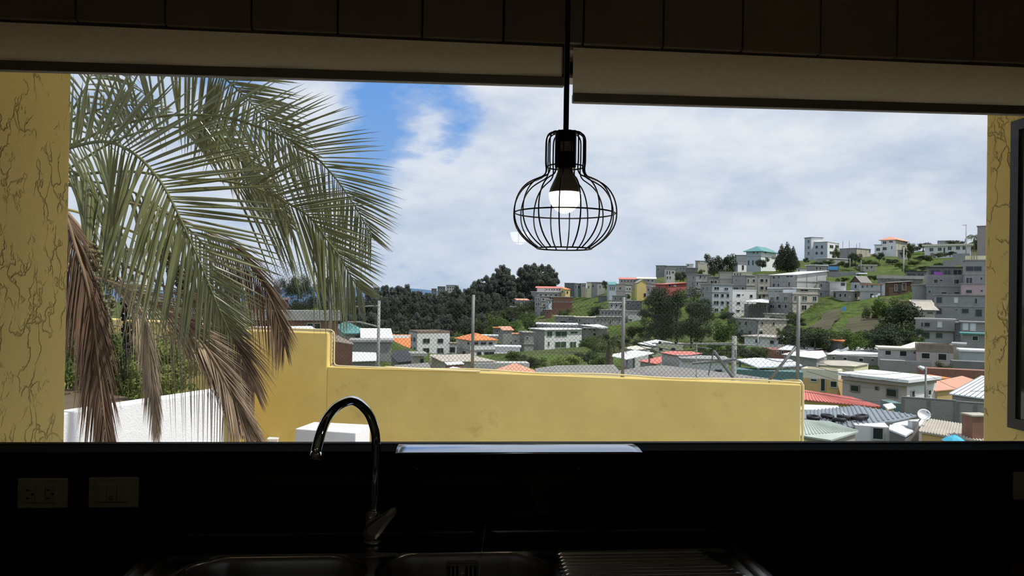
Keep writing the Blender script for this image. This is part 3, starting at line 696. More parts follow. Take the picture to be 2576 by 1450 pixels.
def H(label, d, xs, yt, yb, wall, wins=(), roof='g', b=None, rt='flat', lw=None, depth=None, bands=(), oh=.25, rh=None, frame='l', name='house', cat='house', group=None, base=True, rods=(), green=False, fnd=4.0, gw=None):
    xl, xm, xr = xs; ym = (yt + yb) / 2
    P0 = P(xm, yb, d); zt = P(xm, yt, d).z; hgt = zt - P0.z
    phi = math.atan2(P0.x, P0.y)
    single = xl == xm
    if b is None: b_ = -phi - .03 if single else math.radians(42)
    else: b_ = math.radians(b)
    v = V((math.cos(b_), math.sin(b_))); w = V((-v.y, v.x)); p2 = V((P0.x, P0.y))
    Lr = isect(p2, v, hdir(xr, ym)) if xr != xm else (depth or 7.0)
    Ll = isect(p2, w, hdir(xl, ym)) if not single else (depth or min(6.0, max(3, Lr * .7)))
    Lr = min(max(Lr, .5), 60 if single else 16); Ll = min(max(Ll, 1.5), 20)
    o = thing(name, label, cat, P0, group, b_)
    z0 = -fnd
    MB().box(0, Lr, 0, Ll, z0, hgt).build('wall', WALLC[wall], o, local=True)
    if lw and not single: MB().box(-.06, .0, 0, Ll + .0, z0, hgt - .02).build('left_wall', WALLC[lw], o, local=True)  # left face colour; greyer on many houses to paint its shaded side in
    for yy in bands:
        zz = P(xm, yy, d).z - P0.z
        MB().box(-.14, Lr + .14, -.14, Ll + .14, zz - .12, zz + .12).build('floor_slab', ROOFC['g'], o, local=True)
    rc = ROOFC[roof] if roof else None
    k = oh
    if rt == 'flat' and rc:
        MB().box(-k, Lr + k, -k, Ll + k, hgt, hgt + (rh or .22)).build('roof_slab', rc, o, local=True)
    elif rt == 'parapet':
        MB().box(0, Lr, 0, .18, hgt, hgt + (rh or .6)).box(0, Lr, Ll - .18, Ll, hgt, hgt + (rh or .6)).box(0, .18, .18, Ll - .18, hgt, hgt + (rh or .6)).box(Lr - .18, Lr, .18, Ll - .18, hgt, hgt + (rh or .6)).build('parapet', rc or WALLC[wall], o, local=True)
    elif rt == 'hip':
        a = rh or 1.6; r = min(Lr, Ll) / 2
        if Lr > Ll: A, B = (r, Ll / 2), (Lr - r, Ll / 2)
        else: A, B = (Lr / 2, r), (Lr / 2, Ll - r)
        t = .14; m = MB(); c = [(-k, -k), (Lr + k, -k), (Lr + k, Ll + k), (-k, Ll + k)]
        vs = [(x, y, hgt) for x, y in c] + [(x, y, hgt + t) for x, y in c] + [(A[0], A[1], hgt + a), (B[0], B[1], hgt + a)]
        if Lr > Ll: tf = [(4, 5, 9, 8), (5, 6, 9), (6, 7, 8, 9), (7, 4, 8)]
        else: tf = [(4, 5, 8), (5, 6, 9, 8), (6, 7, 9), (7, 4, 8, 9)]
        m.add(vs, [(3, 2, 1, 0), (0, 1, 5, 4), (1, 2, 6, 5), (2, 3, 7, 6), (3, 0, 4, 7)] + tf); m.build('roof', rc, o, local=True)
    elif rt in ('gablex', 'gabley'):
        a = rh or 1.6; t = .12
        if rt == 'gabley':               # ridge runs back, gable faces the right-hand front
            sec = [(-k, 0), (Lr / 2, a), (Lr + k, 0)]; q = lambda s, y: (s[0], y, hgt + s[1])
            p_ = [q(s, -k) for s in sec] + [(Lr + k, -k, hgt - t), (Lr / 2, -k, hgt + a - t), (-k, -k, hgt - t)]
            MB().prism(p_, (0, Ll + 2 * k, 0)).build('roof', rc, o, local=True)
            MB().prism([(0, 0, hgt - .01), (Lr, 0, hgt - .01), (Lr / 2, 0, hgt + a - t)], (0, Ll, 0)).build('gable_wall', WALLC[gw or wall], o, local=True)
        else:
            p_ = [(-k, -k, hgt), (-k, Ll / 2, hgt + a), (-k, Ll + k, hgt), (-k, Ll + k, hgt - t), (-k, Ll / 2, hgt + a - t), (-k, -k, hgt - t)]
            MB().prism(p_, (Lr + 2 * k, 0, 0)).build('roof', rc, o, local=True)
            MB().prism([(0, 0, hgt - .01), (0, Ll, hgt - .01), (0, Ll / 2, hgt + a - t)], (Lr, 0, 0)).build('gable_wall', WALLC[gw or wall], o, local=True)
    elif rt == 'shed':                   # rises towards the back
        a = rh or 1.0; t = .1
        MB().hexa([(-k, -k, hgt), (Lr + k, -k, hgt), (Lr + k, Ll + k, hgt + a), (-k, Ll + k, hgt + a)], [(-k, -k, hgt + t), (Lr + k, -k, hgt + t), (Lr + k, Ll + k, hgt + a + t), (-k, Ll + k, hgt + a + t)]).build('roof', rc, o, local=True)
        MB().prism([(0.02, .05, hgt), (.02, Ll, hgt), (.02, Ll, hgt + a)], (Lr - .04, 0, 0)).build('gable_wall', WALLC[wall], o, local=True)
    elif rt == 'shedx':                  # rises towards the right
        a = rh or 1.0; t = .1
        MB().hexa([(-k, -k, hgt), (Lr + k, -k, hgt + a), (Lr + k, Ll + k, hgt + a), (-k, Ll + k, hgt)], [(-k, -k, hgt + t), (Lr + k, -k, hgt + a + t), (Lr + k, Ll + k, hgt + a + t), (-k, Ll + k, hgt + t)]).build('roof', rc, o, local=True)
        MB().prism([(.05, .02, hgt), (Lr, .02, hgt), (Lr, .02, hgt + a)], (0, Ll - .04, 0)).build('gable_wall', WALLC[wall], o, local=True)
    busy = {0: [], 1: []}
    for r_ in wins:
        x0, y0, x1, y1 = r_[:4]; kind = r_[4] if len(r_) > 4 else ''
        xc = (x0 + x1) / 2; left = (xc < xm) and not single
        dv = w if left else v
        s0 = isect(p2, dv, hdir(x0, (y0 + y1) / 2)); s1 = isect(p2, dv, hdir(x1, (y0 + y1) / 2)); sc = (s0 + s1) / 2
        hit = p2 + dv * sc; t_ = hit.y / ray(xc, y1).y
        zb_ = (CAM + ray(xc, y1) * t_).z - P0.z; zt_ = (CAM + ray(xc, y0) * t_).z - P0.z
        ww = max(.3, round(abs(s1 - s0), 1)); hh = max(.3, round(zt_ - zb_, 1))
        if left: sc = min(max(sc, ww / 2), max(Ll - ww / 2, ww / 2)); loc = (0.0 if not lw else -.06, sc, zb_); rz = -math.pi / 2
        else: sc = min(max(sc, ww / 2), max(Lr - ww / 2, ww / 2)); loc = (sc, 0.0, zb_); rz = 0.0
        busy[1 if left else 0].append((sc - ww / 2 - .2, sc + ww / 2 + .2))
        wd = obj('window' if 'd' not in kind else 'door', win_mesh(ww, hh, M_FRAMED if (frame == 'd' or 'k' in kind) else M_FRAME), o, loc, rz)
        obj('pane', pane_mesh(ww, hh, M_PANEG if (green or 'g' in kind) else (WALLC['wh'] if 'w' in kind else (WALLC['bn'] if 'n' in kind else M_PANE))), wd)
    for px, y0 in rods:
        s = isect(p2, v, hdir(px, y0)); zz = P(px, y0, d).z - P0.z
        MB().box(s - .06, s + .06, Ll * .4, Ll * .4 + .12, hgt, zz).build('column_bars', M_FRAMED, o, local=True)
    if wall in ('gr', 'lg', 'be') and base and hgt > 3.2 and name == 'house':   # concrete frame showing between the block infill
        cm = MB().box(-.11, .11, -.03, .02, -.5, hgt - .02).mesh('frame_column', WALLC['dg'])
        for f_, ln in ((0, Lr), (1, Ll)):
            if (f_ == 1 and (single or lw in ('wh', 'bw'))) or ln < 4: continue
            nn_ = max(1, round(ln / 3.6))
            for c_ in range(nn_ + 1):
                s_ = min(max(ln * c_ / nn_, .12), ln - .12)
                if any(a_ < s_ < b2_ for a_, b2_ in busy[f_]): continue
                obj('frame_column', cm, o, (s_, 0, 0) if f_ == 0 else (-.06 if lw else 0, s_, 0), 0 if f_ == 0 else -math.pi / 2)
    if base: BASES.append((P0.x, P0.y, P0.z)); 
    return o, P0, v, w, Lr, Ll, hgt
def sheet_poly(pts, z_at, slope=0.0, th=.08):  # pixel outline laid on a gently sloping plane through its first point
    q0 = P(pts[0][0], pts[0][1], z_at); out = []
    for px, py in pts:
        r = ray(px, py)
        # plane z = q0.z + slope*(y-q0.y)
        t = (q0.z - CAM.z + slope * (CAM.y - q0.y)) / (r.z - slope * r.y); out.append(CAM + r * t)
    return out
CORR = {}
def roof_thing(label, pts, d, slope, m, legs=3.0, name='shed', cat='shed', wall=None, corr=0, inset=.25, wins=()):
    q = sheet_poly(pts, d, slope); c = sum(q, V((0, 0, 0))) / len(q); zb = min(p.z for p in q) - legs
    o = thing(name, label, cat, (c.x, c.y, zb))
    MB().prism([p for p in q], (0, 0, .07)).build('roof', m, o)
    ins = [c + (p - c) * (1 - inset * .4) for p in q]
    if wall:
        mb = MB(); n = len(ins)
        mb.add([(p.x, p.y, zb - 2) for p in ins] + [(p.x, p.y, p.z) for p in ins], [(i, (i + 1) % n, (i + 1) % n + n, i + n) for i in range(n)] + [tuple(range(n))[::-1], tuple(range(n, 2 * n))]); mb.build('wall', wall, o)
    else:
        for p in ins: MB().box(p.x - .06, p.x + .06, p.y - .06, p.y + .06, zb - 2, p.z).build('post', M_FRAMED, o)
    BASES.append((c.x, c.y, zb))
    return o, q
def ribs_on(o, a, b, c, dd, n, m, r=.03, name='roof_rib'):  # corrugation ribs between edge a-b and edge dd-c
    mb = MB()
    for k in range(n + 1):
        t = k / n; p = a.lerp(b, t) + V((0, 0, .075)); q = dd.lerp(c, t) + V((0, 0, .075)); mb.tube([p, q], r, 5)
    x = mb.build(name, m, o); x['kind'] = 'stuff'; return x
# ------------------------------------------------------------------ far ridge
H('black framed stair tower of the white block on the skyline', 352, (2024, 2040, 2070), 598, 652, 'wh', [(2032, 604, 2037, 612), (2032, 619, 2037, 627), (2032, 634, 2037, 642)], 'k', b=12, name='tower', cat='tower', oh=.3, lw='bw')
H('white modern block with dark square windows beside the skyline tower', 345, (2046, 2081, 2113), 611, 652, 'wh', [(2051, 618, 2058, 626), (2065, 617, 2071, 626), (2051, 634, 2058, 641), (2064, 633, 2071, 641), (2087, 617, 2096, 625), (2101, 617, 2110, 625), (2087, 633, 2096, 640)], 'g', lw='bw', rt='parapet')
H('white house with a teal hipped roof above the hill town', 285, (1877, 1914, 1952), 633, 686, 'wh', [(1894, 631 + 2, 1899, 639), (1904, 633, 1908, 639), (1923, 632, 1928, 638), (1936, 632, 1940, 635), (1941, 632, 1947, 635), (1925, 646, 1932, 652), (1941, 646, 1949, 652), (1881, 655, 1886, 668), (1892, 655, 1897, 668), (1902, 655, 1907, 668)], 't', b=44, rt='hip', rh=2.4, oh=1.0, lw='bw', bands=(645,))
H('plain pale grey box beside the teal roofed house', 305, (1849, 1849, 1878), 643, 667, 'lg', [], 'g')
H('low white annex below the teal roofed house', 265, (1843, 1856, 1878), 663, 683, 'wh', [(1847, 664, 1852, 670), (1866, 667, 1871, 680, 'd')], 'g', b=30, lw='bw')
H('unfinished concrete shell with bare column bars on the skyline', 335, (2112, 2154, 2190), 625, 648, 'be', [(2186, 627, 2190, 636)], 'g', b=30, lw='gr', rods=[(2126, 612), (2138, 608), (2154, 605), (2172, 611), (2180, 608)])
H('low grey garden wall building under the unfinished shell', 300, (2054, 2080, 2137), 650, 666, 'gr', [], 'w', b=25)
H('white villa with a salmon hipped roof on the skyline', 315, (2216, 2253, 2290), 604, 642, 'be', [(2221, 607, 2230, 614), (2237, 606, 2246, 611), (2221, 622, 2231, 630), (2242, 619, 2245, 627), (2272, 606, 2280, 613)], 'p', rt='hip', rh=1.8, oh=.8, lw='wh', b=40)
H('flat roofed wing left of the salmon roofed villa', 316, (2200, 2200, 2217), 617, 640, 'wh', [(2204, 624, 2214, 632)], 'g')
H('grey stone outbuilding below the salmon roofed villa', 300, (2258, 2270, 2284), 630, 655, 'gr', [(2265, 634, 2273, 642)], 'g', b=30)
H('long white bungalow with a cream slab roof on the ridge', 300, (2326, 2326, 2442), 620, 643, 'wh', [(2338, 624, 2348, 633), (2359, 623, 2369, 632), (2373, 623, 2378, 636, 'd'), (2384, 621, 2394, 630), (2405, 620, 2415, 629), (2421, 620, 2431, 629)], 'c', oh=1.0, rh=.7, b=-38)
H('brown tower block cut by the right window edge', 260, (2458, 2458, 2500), 570, 640, 'mv', [], 'g')
H('grey bungalow roof peeping behind the cream slab bungalow', 340, (2358, 2358, 2392), 611, 625, 'lg', [], 'g', rt='parapet', rh=1.0)
# apartments among the eucalyptus
H('dark slab apartment among the eucalyptus, left of three', 430, (1085, 1085, 1098), 727, 760, 'dg', grid(1086, 1097, 2, [(730, 734), (737, 741)]), 'g')
H('dark apartment with white bands among the eucalyptus', 430, (1100, 1100, 1120), 721, 760, 'dg', grid(1101, 1119, 3, [(724, 728), (731, 735), (738, 742)]), 'w')
H('pale apartment topping the trees, right of three', 430, (1122, 1122, 1144), 718, 760, 'lg', grid(1124, 1142, 3, [(722, 726), (729, 733)]), 'g')
# ridge row in the middle distance
H('grey cube house at the left end of the ridge row', 335, (1420, 1420, 1446), 713, 738, 'dg', [(1424, 717, 1428, 722), (1436, 718, 1441, 724)], 'g')
H('teal green house in the ridge row', 330, (1445, 1452, 1462), 714, 742, 'gn', [(1453, 718, 1459, 727), (1448, 718, 1450, 726)], 'g', b=20, lw='lg')
H('cream house beside the teal green house', 330, (1462, 1462, 1474), 714, 740, 'be', [(1464, 717, 1468, 722), (1469, 717, 1473, 722)], 'g')
H('beige yellow house left of the big grey cube', 322, (1476, 1476, 1490), 711, 742, 'cr', [(1479, 720, 1482, 726)], 'g')
H('big grey block cube on the ridge row', 312, (1488, 1502, 1521), 711, 745, 'gr', [(1491, 716, 1494, 724), (1508, 718, 1511, 726)], 'g', b=18)
H('terrace house under a pale salmon roof below the tall trees', 305, (1350, 1350, 1412), 725, 752, 'lg', grid(1372, 1411, 6, [(727, 731)]), 'r', rt='shed', rh=.7, oh=.6)
H('low shelter with a bright white tin roof below the tall trees', 300, (1336, 1350, 1410), 735, 760, 'gr', grid(1354, 1405, 4, [(740, 746)]), 'w', b=8)
H('small yellow house with an orange roof', 300, (1410, 1422, 1434), 729, 752, 'ye', [(1413, 731, 1417, 737), (1425, 733, 1429, 740)], 'o', rt='shed', rh=.8, b=30)
H('long brick party wall building on the green slope', 272, (1386, 1386, 1440), 748, 784, 'br', [(1380 + 8, 750, 1392, 757, 'k')], 'g', bands=(760,))
H('pale blue narrow house at the corner of the brick wall', 270, (1376, 1380, 1388), 755, 785, 'bw', [(1381, 757, 1385, 764)], 'g')
H('pale grey stacked house left of the brick wall', 275, (1345, 1360, 1386), 746, 800, 'gr', [(1348, 750, 1351, 756), (1354, 750, 1357, 756), (1364, 750, 1369, 756), (1349, 762, 1352, 769), (1354, 762, 1357, 769), (1366, 765, 1371, 771), (1376, 768, 1380, 776)], 'g', bands=(758, 773), b=25, lw='lg')
H('brick and block base house under the brick wall', 262, (1370, 1370, 1388), 780, 800, 'br', [(1375, 783, 1379, 790)], 'g')
H('low house with a salmon tin roof at the trees', 290, (1295, 1300, 1331), 756, 790, 'gr', [(1303, 760, 1308, 766), (1314, 760, 1319, 766)], 'p', rt='shed', rh=.6, b=8)
H('grey shack with a pale roof edge below the salmon tin roof', 280, (1283, 1290, 1322), 773, 792, 'dg', [(1296, 777, 1301, 783), (1308, 776, 1313, 782)], 'w', b=10)
H('light blue house with tall slim windows', 282, (1527, 1532, 1552), 717, 745, 'bw', [(1534, 722, 1537, 730), (1539, 722, 1542, 730), (1544, 722, 1547, 730)], 't', b=12, rt='shed', rh=1.4)
H('grey house with a lower brick floor', 266, (1550, 1572, 1589), 716, 757, 'gr', [(1558, 722, 1563, 729), (1576, 724, 1579, 731), (1582, 724, 1586, 731), (1577, 739, 1581, 745)], 'g', bands=(733,), lw='pb')
H('long pinkish row house with a red roof line on the ridge', 305, (1557, 1557, 1602), 703, 722, 'pb', grid(1560, 1600, 5, [(705, 710)]), 'r', rt='shed', rh=.8)
H('cream roofed row house right of the red roof line', 300, (1602, 1602, 1650), 702, 722, 'lg', grid(1606, 1646, 4, [(704, 709)]), 'c', rt='shed', rh=.8)
H('yellow gabled house in the middle of the slope', 262, (1600, 1602, 1629), 712, 752, 'ye', [(1619, 738, 1625, 748)], 'g', rt='gabley', rh=1.3, b=14)
H('peach house with a small balcony beside the yellow gable', 256, (1626, 1638, 1655), 714, 752, 'pb', [(1629, 725, 1634, 733), (1642, 725, 1647, 734), (1640, 738, 1646, 745)], 'g', b=20, bands=(722,))
H('dark red house with a salmon sheet roof', 250, (1649, 1674, 1730), 716, 745, 'rd', [(1652, 726, 1657, 734), (1681, 715, 1687, 722), (1694, 717, 1701, 722, 'w')], 'r', b=22, rt='shedx', rh=.8, oh=.5)
H('pale house with three tall windows on the ridge', 290, (1672, 1676, 1700), 676, 708, 'lg', [(1676, 682, 1680, 691), (1683, 682, 1686, 691), (1690, 683, 1696, 688), (1677, 695, 1681, 702), (1684, 695, 1688, 702)], 'g', b=14)
H('grey block house on the left of the upper ridge', 330, (1650, 1650, 1675), 669, 700, 'gr', [(1654, 675, 1658, 681)], 'g')
H('long grey terrace with a pale upper floor on the upper ridge', 322, (1675, 1675, 1727), 670, 690, 'gr', grid(1690, 1724, 4, [(674, 678)]), 'g')
H('tiny white roof room on the upper ridge', 330, (1726, 1726, 1744), 665, 690, 'wh', [(1729, 666, 1733, 670)], 'w')
H('brownish tower house with a tall corner column', 305, (1750, 1754, 1782), 657, 690, 'be', [(1760, 659, 1772, 663, 'w')], 'g', b=12, lw='gr')
H('low grey house with an orange awning under the ridge', 300, (1725, 1725, 1755), 675, 695, 'dg', [(1731, 680, 1740, 683)], 'g')
# middle band of tall grey blocks
H('grey three storey block above the big dark tree', 242, (1727, 1750, 1784), 691, 760, 'gr', [(1743, 694, 1747, 703), (1759, 693, 1765, 701), (1741, 710, 1745, 718), (1750 + 2, 710, 1756, 718), (1771, 694, 1775, 701), (1746, 727, 1750, 735), (1752, 741, 1756, 750)], 'g', bands=(708, 726), b=18, lw='gr')
H('mid grey block with two shuttered windows', 239, (1780, 1784, 1808), 697, 730, 'gr', [(1787, 706, 1793, 714), (1797, 706, 1803, 714)], 'g', b=10)
H('blank rendered block right of the two shuttered windows', 236, (1808, 1808, 1843), 686, 722, 'be', [], 'g', bands=(702,))
H('flat cream strip building with a glass front', 248, (1842, 1842, 1892), 686, 706, 'cr', grid(1845, 1866, 3, [(688, 696)]), 'c')
H('grey house with laundry above the white apartment', 226, (1842, 1876, 1904), 694, 742, 'gr', [(1880, 702, 1884, 712), (1893, 702, 1899, 711), (1850, 703, 1855, 708), (1846, 722, 1858, 731), (1866, 722, 1872, 731)], 'g', b=20, bands=(718,))
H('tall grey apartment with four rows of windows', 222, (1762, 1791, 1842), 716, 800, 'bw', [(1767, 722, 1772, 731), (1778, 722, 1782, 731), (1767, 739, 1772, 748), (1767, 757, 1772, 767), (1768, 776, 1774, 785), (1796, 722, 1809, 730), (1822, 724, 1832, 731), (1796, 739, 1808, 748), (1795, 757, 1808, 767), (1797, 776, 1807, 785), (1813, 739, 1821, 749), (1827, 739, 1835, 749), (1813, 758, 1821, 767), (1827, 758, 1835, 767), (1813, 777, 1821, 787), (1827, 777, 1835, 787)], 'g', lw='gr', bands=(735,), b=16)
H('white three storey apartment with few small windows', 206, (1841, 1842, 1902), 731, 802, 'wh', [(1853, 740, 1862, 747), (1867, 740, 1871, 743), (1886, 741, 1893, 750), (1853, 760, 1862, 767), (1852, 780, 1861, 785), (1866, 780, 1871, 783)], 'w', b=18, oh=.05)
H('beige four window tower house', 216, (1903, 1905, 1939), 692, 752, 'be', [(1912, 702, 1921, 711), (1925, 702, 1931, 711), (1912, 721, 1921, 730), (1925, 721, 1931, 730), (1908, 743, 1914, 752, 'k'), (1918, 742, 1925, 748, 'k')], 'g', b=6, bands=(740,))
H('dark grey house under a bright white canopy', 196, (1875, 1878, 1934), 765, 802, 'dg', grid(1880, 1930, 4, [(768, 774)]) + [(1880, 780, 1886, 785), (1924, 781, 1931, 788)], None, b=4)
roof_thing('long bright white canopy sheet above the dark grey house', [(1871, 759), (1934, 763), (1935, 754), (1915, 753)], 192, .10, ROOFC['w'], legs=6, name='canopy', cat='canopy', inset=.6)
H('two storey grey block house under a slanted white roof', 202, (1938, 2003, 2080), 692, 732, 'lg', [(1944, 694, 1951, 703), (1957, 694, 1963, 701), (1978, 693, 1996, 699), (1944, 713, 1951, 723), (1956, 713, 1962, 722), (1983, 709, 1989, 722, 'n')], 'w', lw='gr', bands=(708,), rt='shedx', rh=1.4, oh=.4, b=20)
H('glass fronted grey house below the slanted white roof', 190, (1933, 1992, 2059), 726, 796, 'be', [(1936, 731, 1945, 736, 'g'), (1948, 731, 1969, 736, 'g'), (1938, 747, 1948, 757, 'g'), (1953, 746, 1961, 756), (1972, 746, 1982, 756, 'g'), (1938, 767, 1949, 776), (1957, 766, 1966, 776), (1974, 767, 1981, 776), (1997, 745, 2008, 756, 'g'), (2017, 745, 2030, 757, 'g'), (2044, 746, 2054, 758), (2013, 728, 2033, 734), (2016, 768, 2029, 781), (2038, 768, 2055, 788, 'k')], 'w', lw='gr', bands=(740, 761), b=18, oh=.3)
H('low grey house with a flat slab by the road', 242, (2028, 2050, 2080), 668, 690, 'gr', [(2051, 671, 2057, 680), (2061, 672, 2066, 679)], 'w', b=14, oh=.4)
H('small white cube by the road', 240, (2004, 2004, 2029), 677, 692, 'wh', [(2008, 679, 2011, 684)], 'g')
H('roadside stall with a blue front', 262, (2080, 2080, 2110), 668, 688, 'dg', [], 'k')
H('row of roadside huts with a thin white roof', 258, (2150, 2172, 2204), 668, 684, 'be', [(2160, 671, 2166, 679), (2178, 671, 2184, 678), (2190, 670, 2195, 676)], 'w', b=-20, oh=.4)
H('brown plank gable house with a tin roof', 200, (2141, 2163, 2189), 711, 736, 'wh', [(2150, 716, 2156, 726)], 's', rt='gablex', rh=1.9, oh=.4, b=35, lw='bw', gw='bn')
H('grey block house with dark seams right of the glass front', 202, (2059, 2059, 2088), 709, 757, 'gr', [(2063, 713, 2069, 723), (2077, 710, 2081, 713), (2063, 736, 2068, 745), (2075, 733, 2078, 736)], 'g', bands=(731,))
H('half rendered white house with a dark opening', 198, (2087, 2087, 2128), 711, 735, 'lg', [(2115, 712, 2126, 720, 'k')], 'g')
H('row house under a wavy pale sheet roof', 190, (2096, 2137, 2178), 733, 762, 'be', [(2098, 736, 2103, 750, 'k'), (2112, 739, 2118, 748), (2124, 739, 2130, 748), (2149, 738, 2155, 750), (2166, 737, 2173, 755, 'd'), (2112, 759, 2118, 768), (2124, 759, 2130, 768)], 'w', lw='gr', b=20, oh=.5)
H('white cottage with slim pillars right of the plank gable', 188, (2163, 2163, 2217), 716, 757, 'lg', [(2167, 718, 2173, 725), (2180, 717, 2183, 724), (2191, 717, 2196, 724), (2188, 738, 2198, 750)], 'p', bands=(733,))
H('white arched garden hut beside the plank shack', 186, (2216, 2216, 2234), 713, 732, 'wh', [], 'g')
H('dark plank shack with orange doors', 184, (2233, 2236, 2293), 712, 742, 'bn', [(2250, 715, 2256, 733, 'n'), (2258, 716, 2267, 734, 'k'), (2269, 712, 2279, 731, 'n')], 'n', rt='shedx', rh=.5, b=4)
H('long dark flat roofed carport house', 196, (2215, 2217, 2322), 701, 716, 'dg', [(2222, 703, 2232, 707), (2240, 703, 2262, 707)], 'g', b=2, rh=.9)
H('black roof terrace behind the long carport house', 205, (2278, 2278, 2330), 684, 702, 'dg', [(2282, 687, 2304, 695, 'k'), (2308, 687, 2324, 695, 'k')], 'k')
H('big grey house with a purple cloth on its terrace', 174, (2325, 2332, 2424), 698, 765, 'gr', [(2348, 703, 2360, 713, 'n'), (2363, 703, 2372, 709), (2399, 702, 2413, 715), (2334, 731, 2342, 738), (2366, 735, 2382, 740), (2399, 735, 2415, 740)], 'g', bands=(720,), b=-24, rt='parapet', rh=.6)
H('dark covered terrace on top of the purple cloth house', 182, (2336, 2336, 2424), 674, 700, 'dg', [(2340, 679, 2366, 692, 'k'), (2374, 679, 2392, 692, 'k'), (2398, 679, 2420, 692, 'k')], 'k', b=-30)
H('lower left wing of the purple cloth house', 176, (2298, 2301, 2330), 718, 764, 'gr', [], 'g', b=-10)
H('grey tower house with a cream top and pillars', 168, (2422, 2427, 2500), 656, 745, 'gr', [(2429, 670, 2470, 683, 'k'), (2429, 698, 2447, 714), (2465, 697, 2472, 705)], 'g', b=-30, bands=(690,), rods=[(2447, 632), (2453, 632), (2460, 631)])
H('cream parapet room on top of the grey tower house', 170, (2428, 2428, 2495), 644, 656, 'cr', [], None, base=False, fnd=0)
H('pink painted lower house at the right window edge', 163, (2421, 2421, 2500), 715, 745, 'pk', [(2429, 729, 2446, 739), (2466, 729, 2473, 735)], 'g', b=-32)
H('grey concrete house with open window holes', 150, (2350, 2354, 2500), 743, 808, 'gr', [(2353 + 1, 747, 2370, 763, 'k'), (2354, 775, 2370, 791, 'k'), (2451, 750, 2459, 765), (2419, 777, 2437, 789, 'k'), (2453, 778, 2471, 797, 'k'), (2402, 777, 2410, 782), (2399, 748, 2411, 763, 'w')], 'g', bands=(770,), b=-30)
H('tan tin roof hut behind the dark trees', 156, (2290, 2300, 2352), 772, 790, 'dg', [], 'n', b=-12, rt='shed', rh=1.4)
H('beige hut with a slatted window under tan sheets', 146, (2311, 2313, 2352), 781, 805, 'be', [(2331, 785, 2348, 791)], 'n', b=-14, rt='shed', rh=1.0, oh=.6)
o57 = H('two tone house, grey above white, with green windows', 125, (2303, 2303, 2402), 804, 868, 'lg', [(2317, 836, 2339, 852, 'gk'), (2354, 838, 2371, 851, 'gk')], 'g', b=-34, bands=(832,))
H('grey upper floor with a brown door and a white window', 124.4, (2303, 2303, 2402), 804, 831, 'gr', [(2316, 811, 2323, 824, 'n'), (2325, 811, 2340, 823, 'k'), (2357, 809, 2371, 825, 'w')], None, b=-34, base=False, fnd=0, name='upper_floor', cat='house', depth=3)
H('grey stair house with a sloping edge right of the two tone house', 122, (2402, 2402, 2445), 814, 876, 'gr', [(2404, 842, 2408, 846)], 'g', b=-34)
H('grey shed with lilac panels at the right window edge', 119, (2418, 2418, 2500), 812, 838, 'gr', [(2421, 812, 2437, 832, 'w'), (2439, 812, 2456, 834, 'w')], 'g', b=-34)
H('grey room under a teal canopy at the right window edge', 113, (2424, 2424, 2500), 841, 884, 'gr', [(2444, 845, 2462, 858)], 't', b=-34, oh=.5)
# lower right, nearer
H('pale row house with a mirror bright window', 90, (2215, 2215, 2306), 878, 908, 'lg', [(2225, 880, 2243, 895), (2262, 882, 2282, 898), (2297, 886, 2306, 891)], 'c', b=-26, oh=.3, fnd=5)
H('dusty pink house with barred windows', 87, (2306, 2306, 2398), 886, 926, 'pb', [(2316, 887, 2341, 904), (2358, 890, 2383, 908)], 'mv' if False else 'b', b=-30, rt='parapet', rh=1.0)
roof_thing('patchy white sheet roof behind the dusty pink house', [(2262, 874), (2330, 878), (2396, 873), (2375, 866), (2300, 862)], 100, .06, ROOFC['m'], legs=4, wall=WALLC['gr'])
H('grey block wall house under a patchy white roof', 95, (2080, 2080, 2216), 893, 938, 'gr', [(2093, 898, 2101, 905), (2120, 899, 2131, 907), (2160, 902, 2172, 911), (2192, 905, 2198, 909)], None, b=-24)
roof_thing('patchy white roof with rags beside the orange slab box', [(2081, 893), (2215, 893), (2213, 873), (2120, 872)], 94.5, .04, ROOFC['m'], legs=3, wall=WALLC['gr'], inset=.2)
H('grey box room with an orange roof slab', 101, (2080, 2117, 2143), 860, 886, 'lg', [(2083, 864, 2088, 874), (2105, 873, 2109, 878)], 'o', lw='gr', b=20, rh=.15, oh=.5)
H('tall grey retaining wall below the pale row house', 88, (2215, 2215, 2340), 906, 950, 'gr', [], None, b=-26, name='retaining_wall', cat='wall', depth=.6)
H('cream house end with a pale wall right of the pink house', 92, (2398, 2398, 2425), 868, 908, 'be', [], 'g')
H('pale blue tin shed at the right window edge', 88, (2420, 2420, 2500), 884, 914, 'bw', [], 'w', b=-30)
H('long brick garden wall behind the orange roofs', 72, (2312, 2312, 2500), 926, 958, 'br', [], None, b=-26, name='garden_wall', cat='wall', depth=.4)
H('grey brown wall with a gate right of the pink house', 82, (2396, 2396, 2500), 908, 934, 'dg', [], None, b=-26, name='garden_wall', cat='wall', depth=.4)
H('white long house with a mossy tin roof behind the fence', 112, (1873, 1958, 2002), 853, 896, 'lg', [(1900, 853, 1912, 864), (1937, 856, 1949, 867), (1905, 872, 1911, 882), (1918, 873, 1926, 883), (1930, 874, 1935, 888), (1965, 857, 1975, 863), (1978, 857, 1992, 863)], 'n', b=36, lw='wh', oh=.4)
H('grey flat house above the mossy tin roof', 152, (1853, 1905, 1980), 806, 850, 'be', [(1859, 809, 1866, 820), (1874, 809, 1882, 820), (1890, 811, 1893, 818), (1914, 810, 1920, 818), (1943, 811, 1949, 820), (1864, 830, 1870, 840, 'k'), (1884, 832, 1891, 844, 'k'), (1910, 834, 1918, 843, 'k')], 'g', lw='gr', b=14)
H('pale curtained room on the flat grey roof', 165, (1923, 1947, 1977), 792, 808, 'be', [], 'g', b=12, base=False)
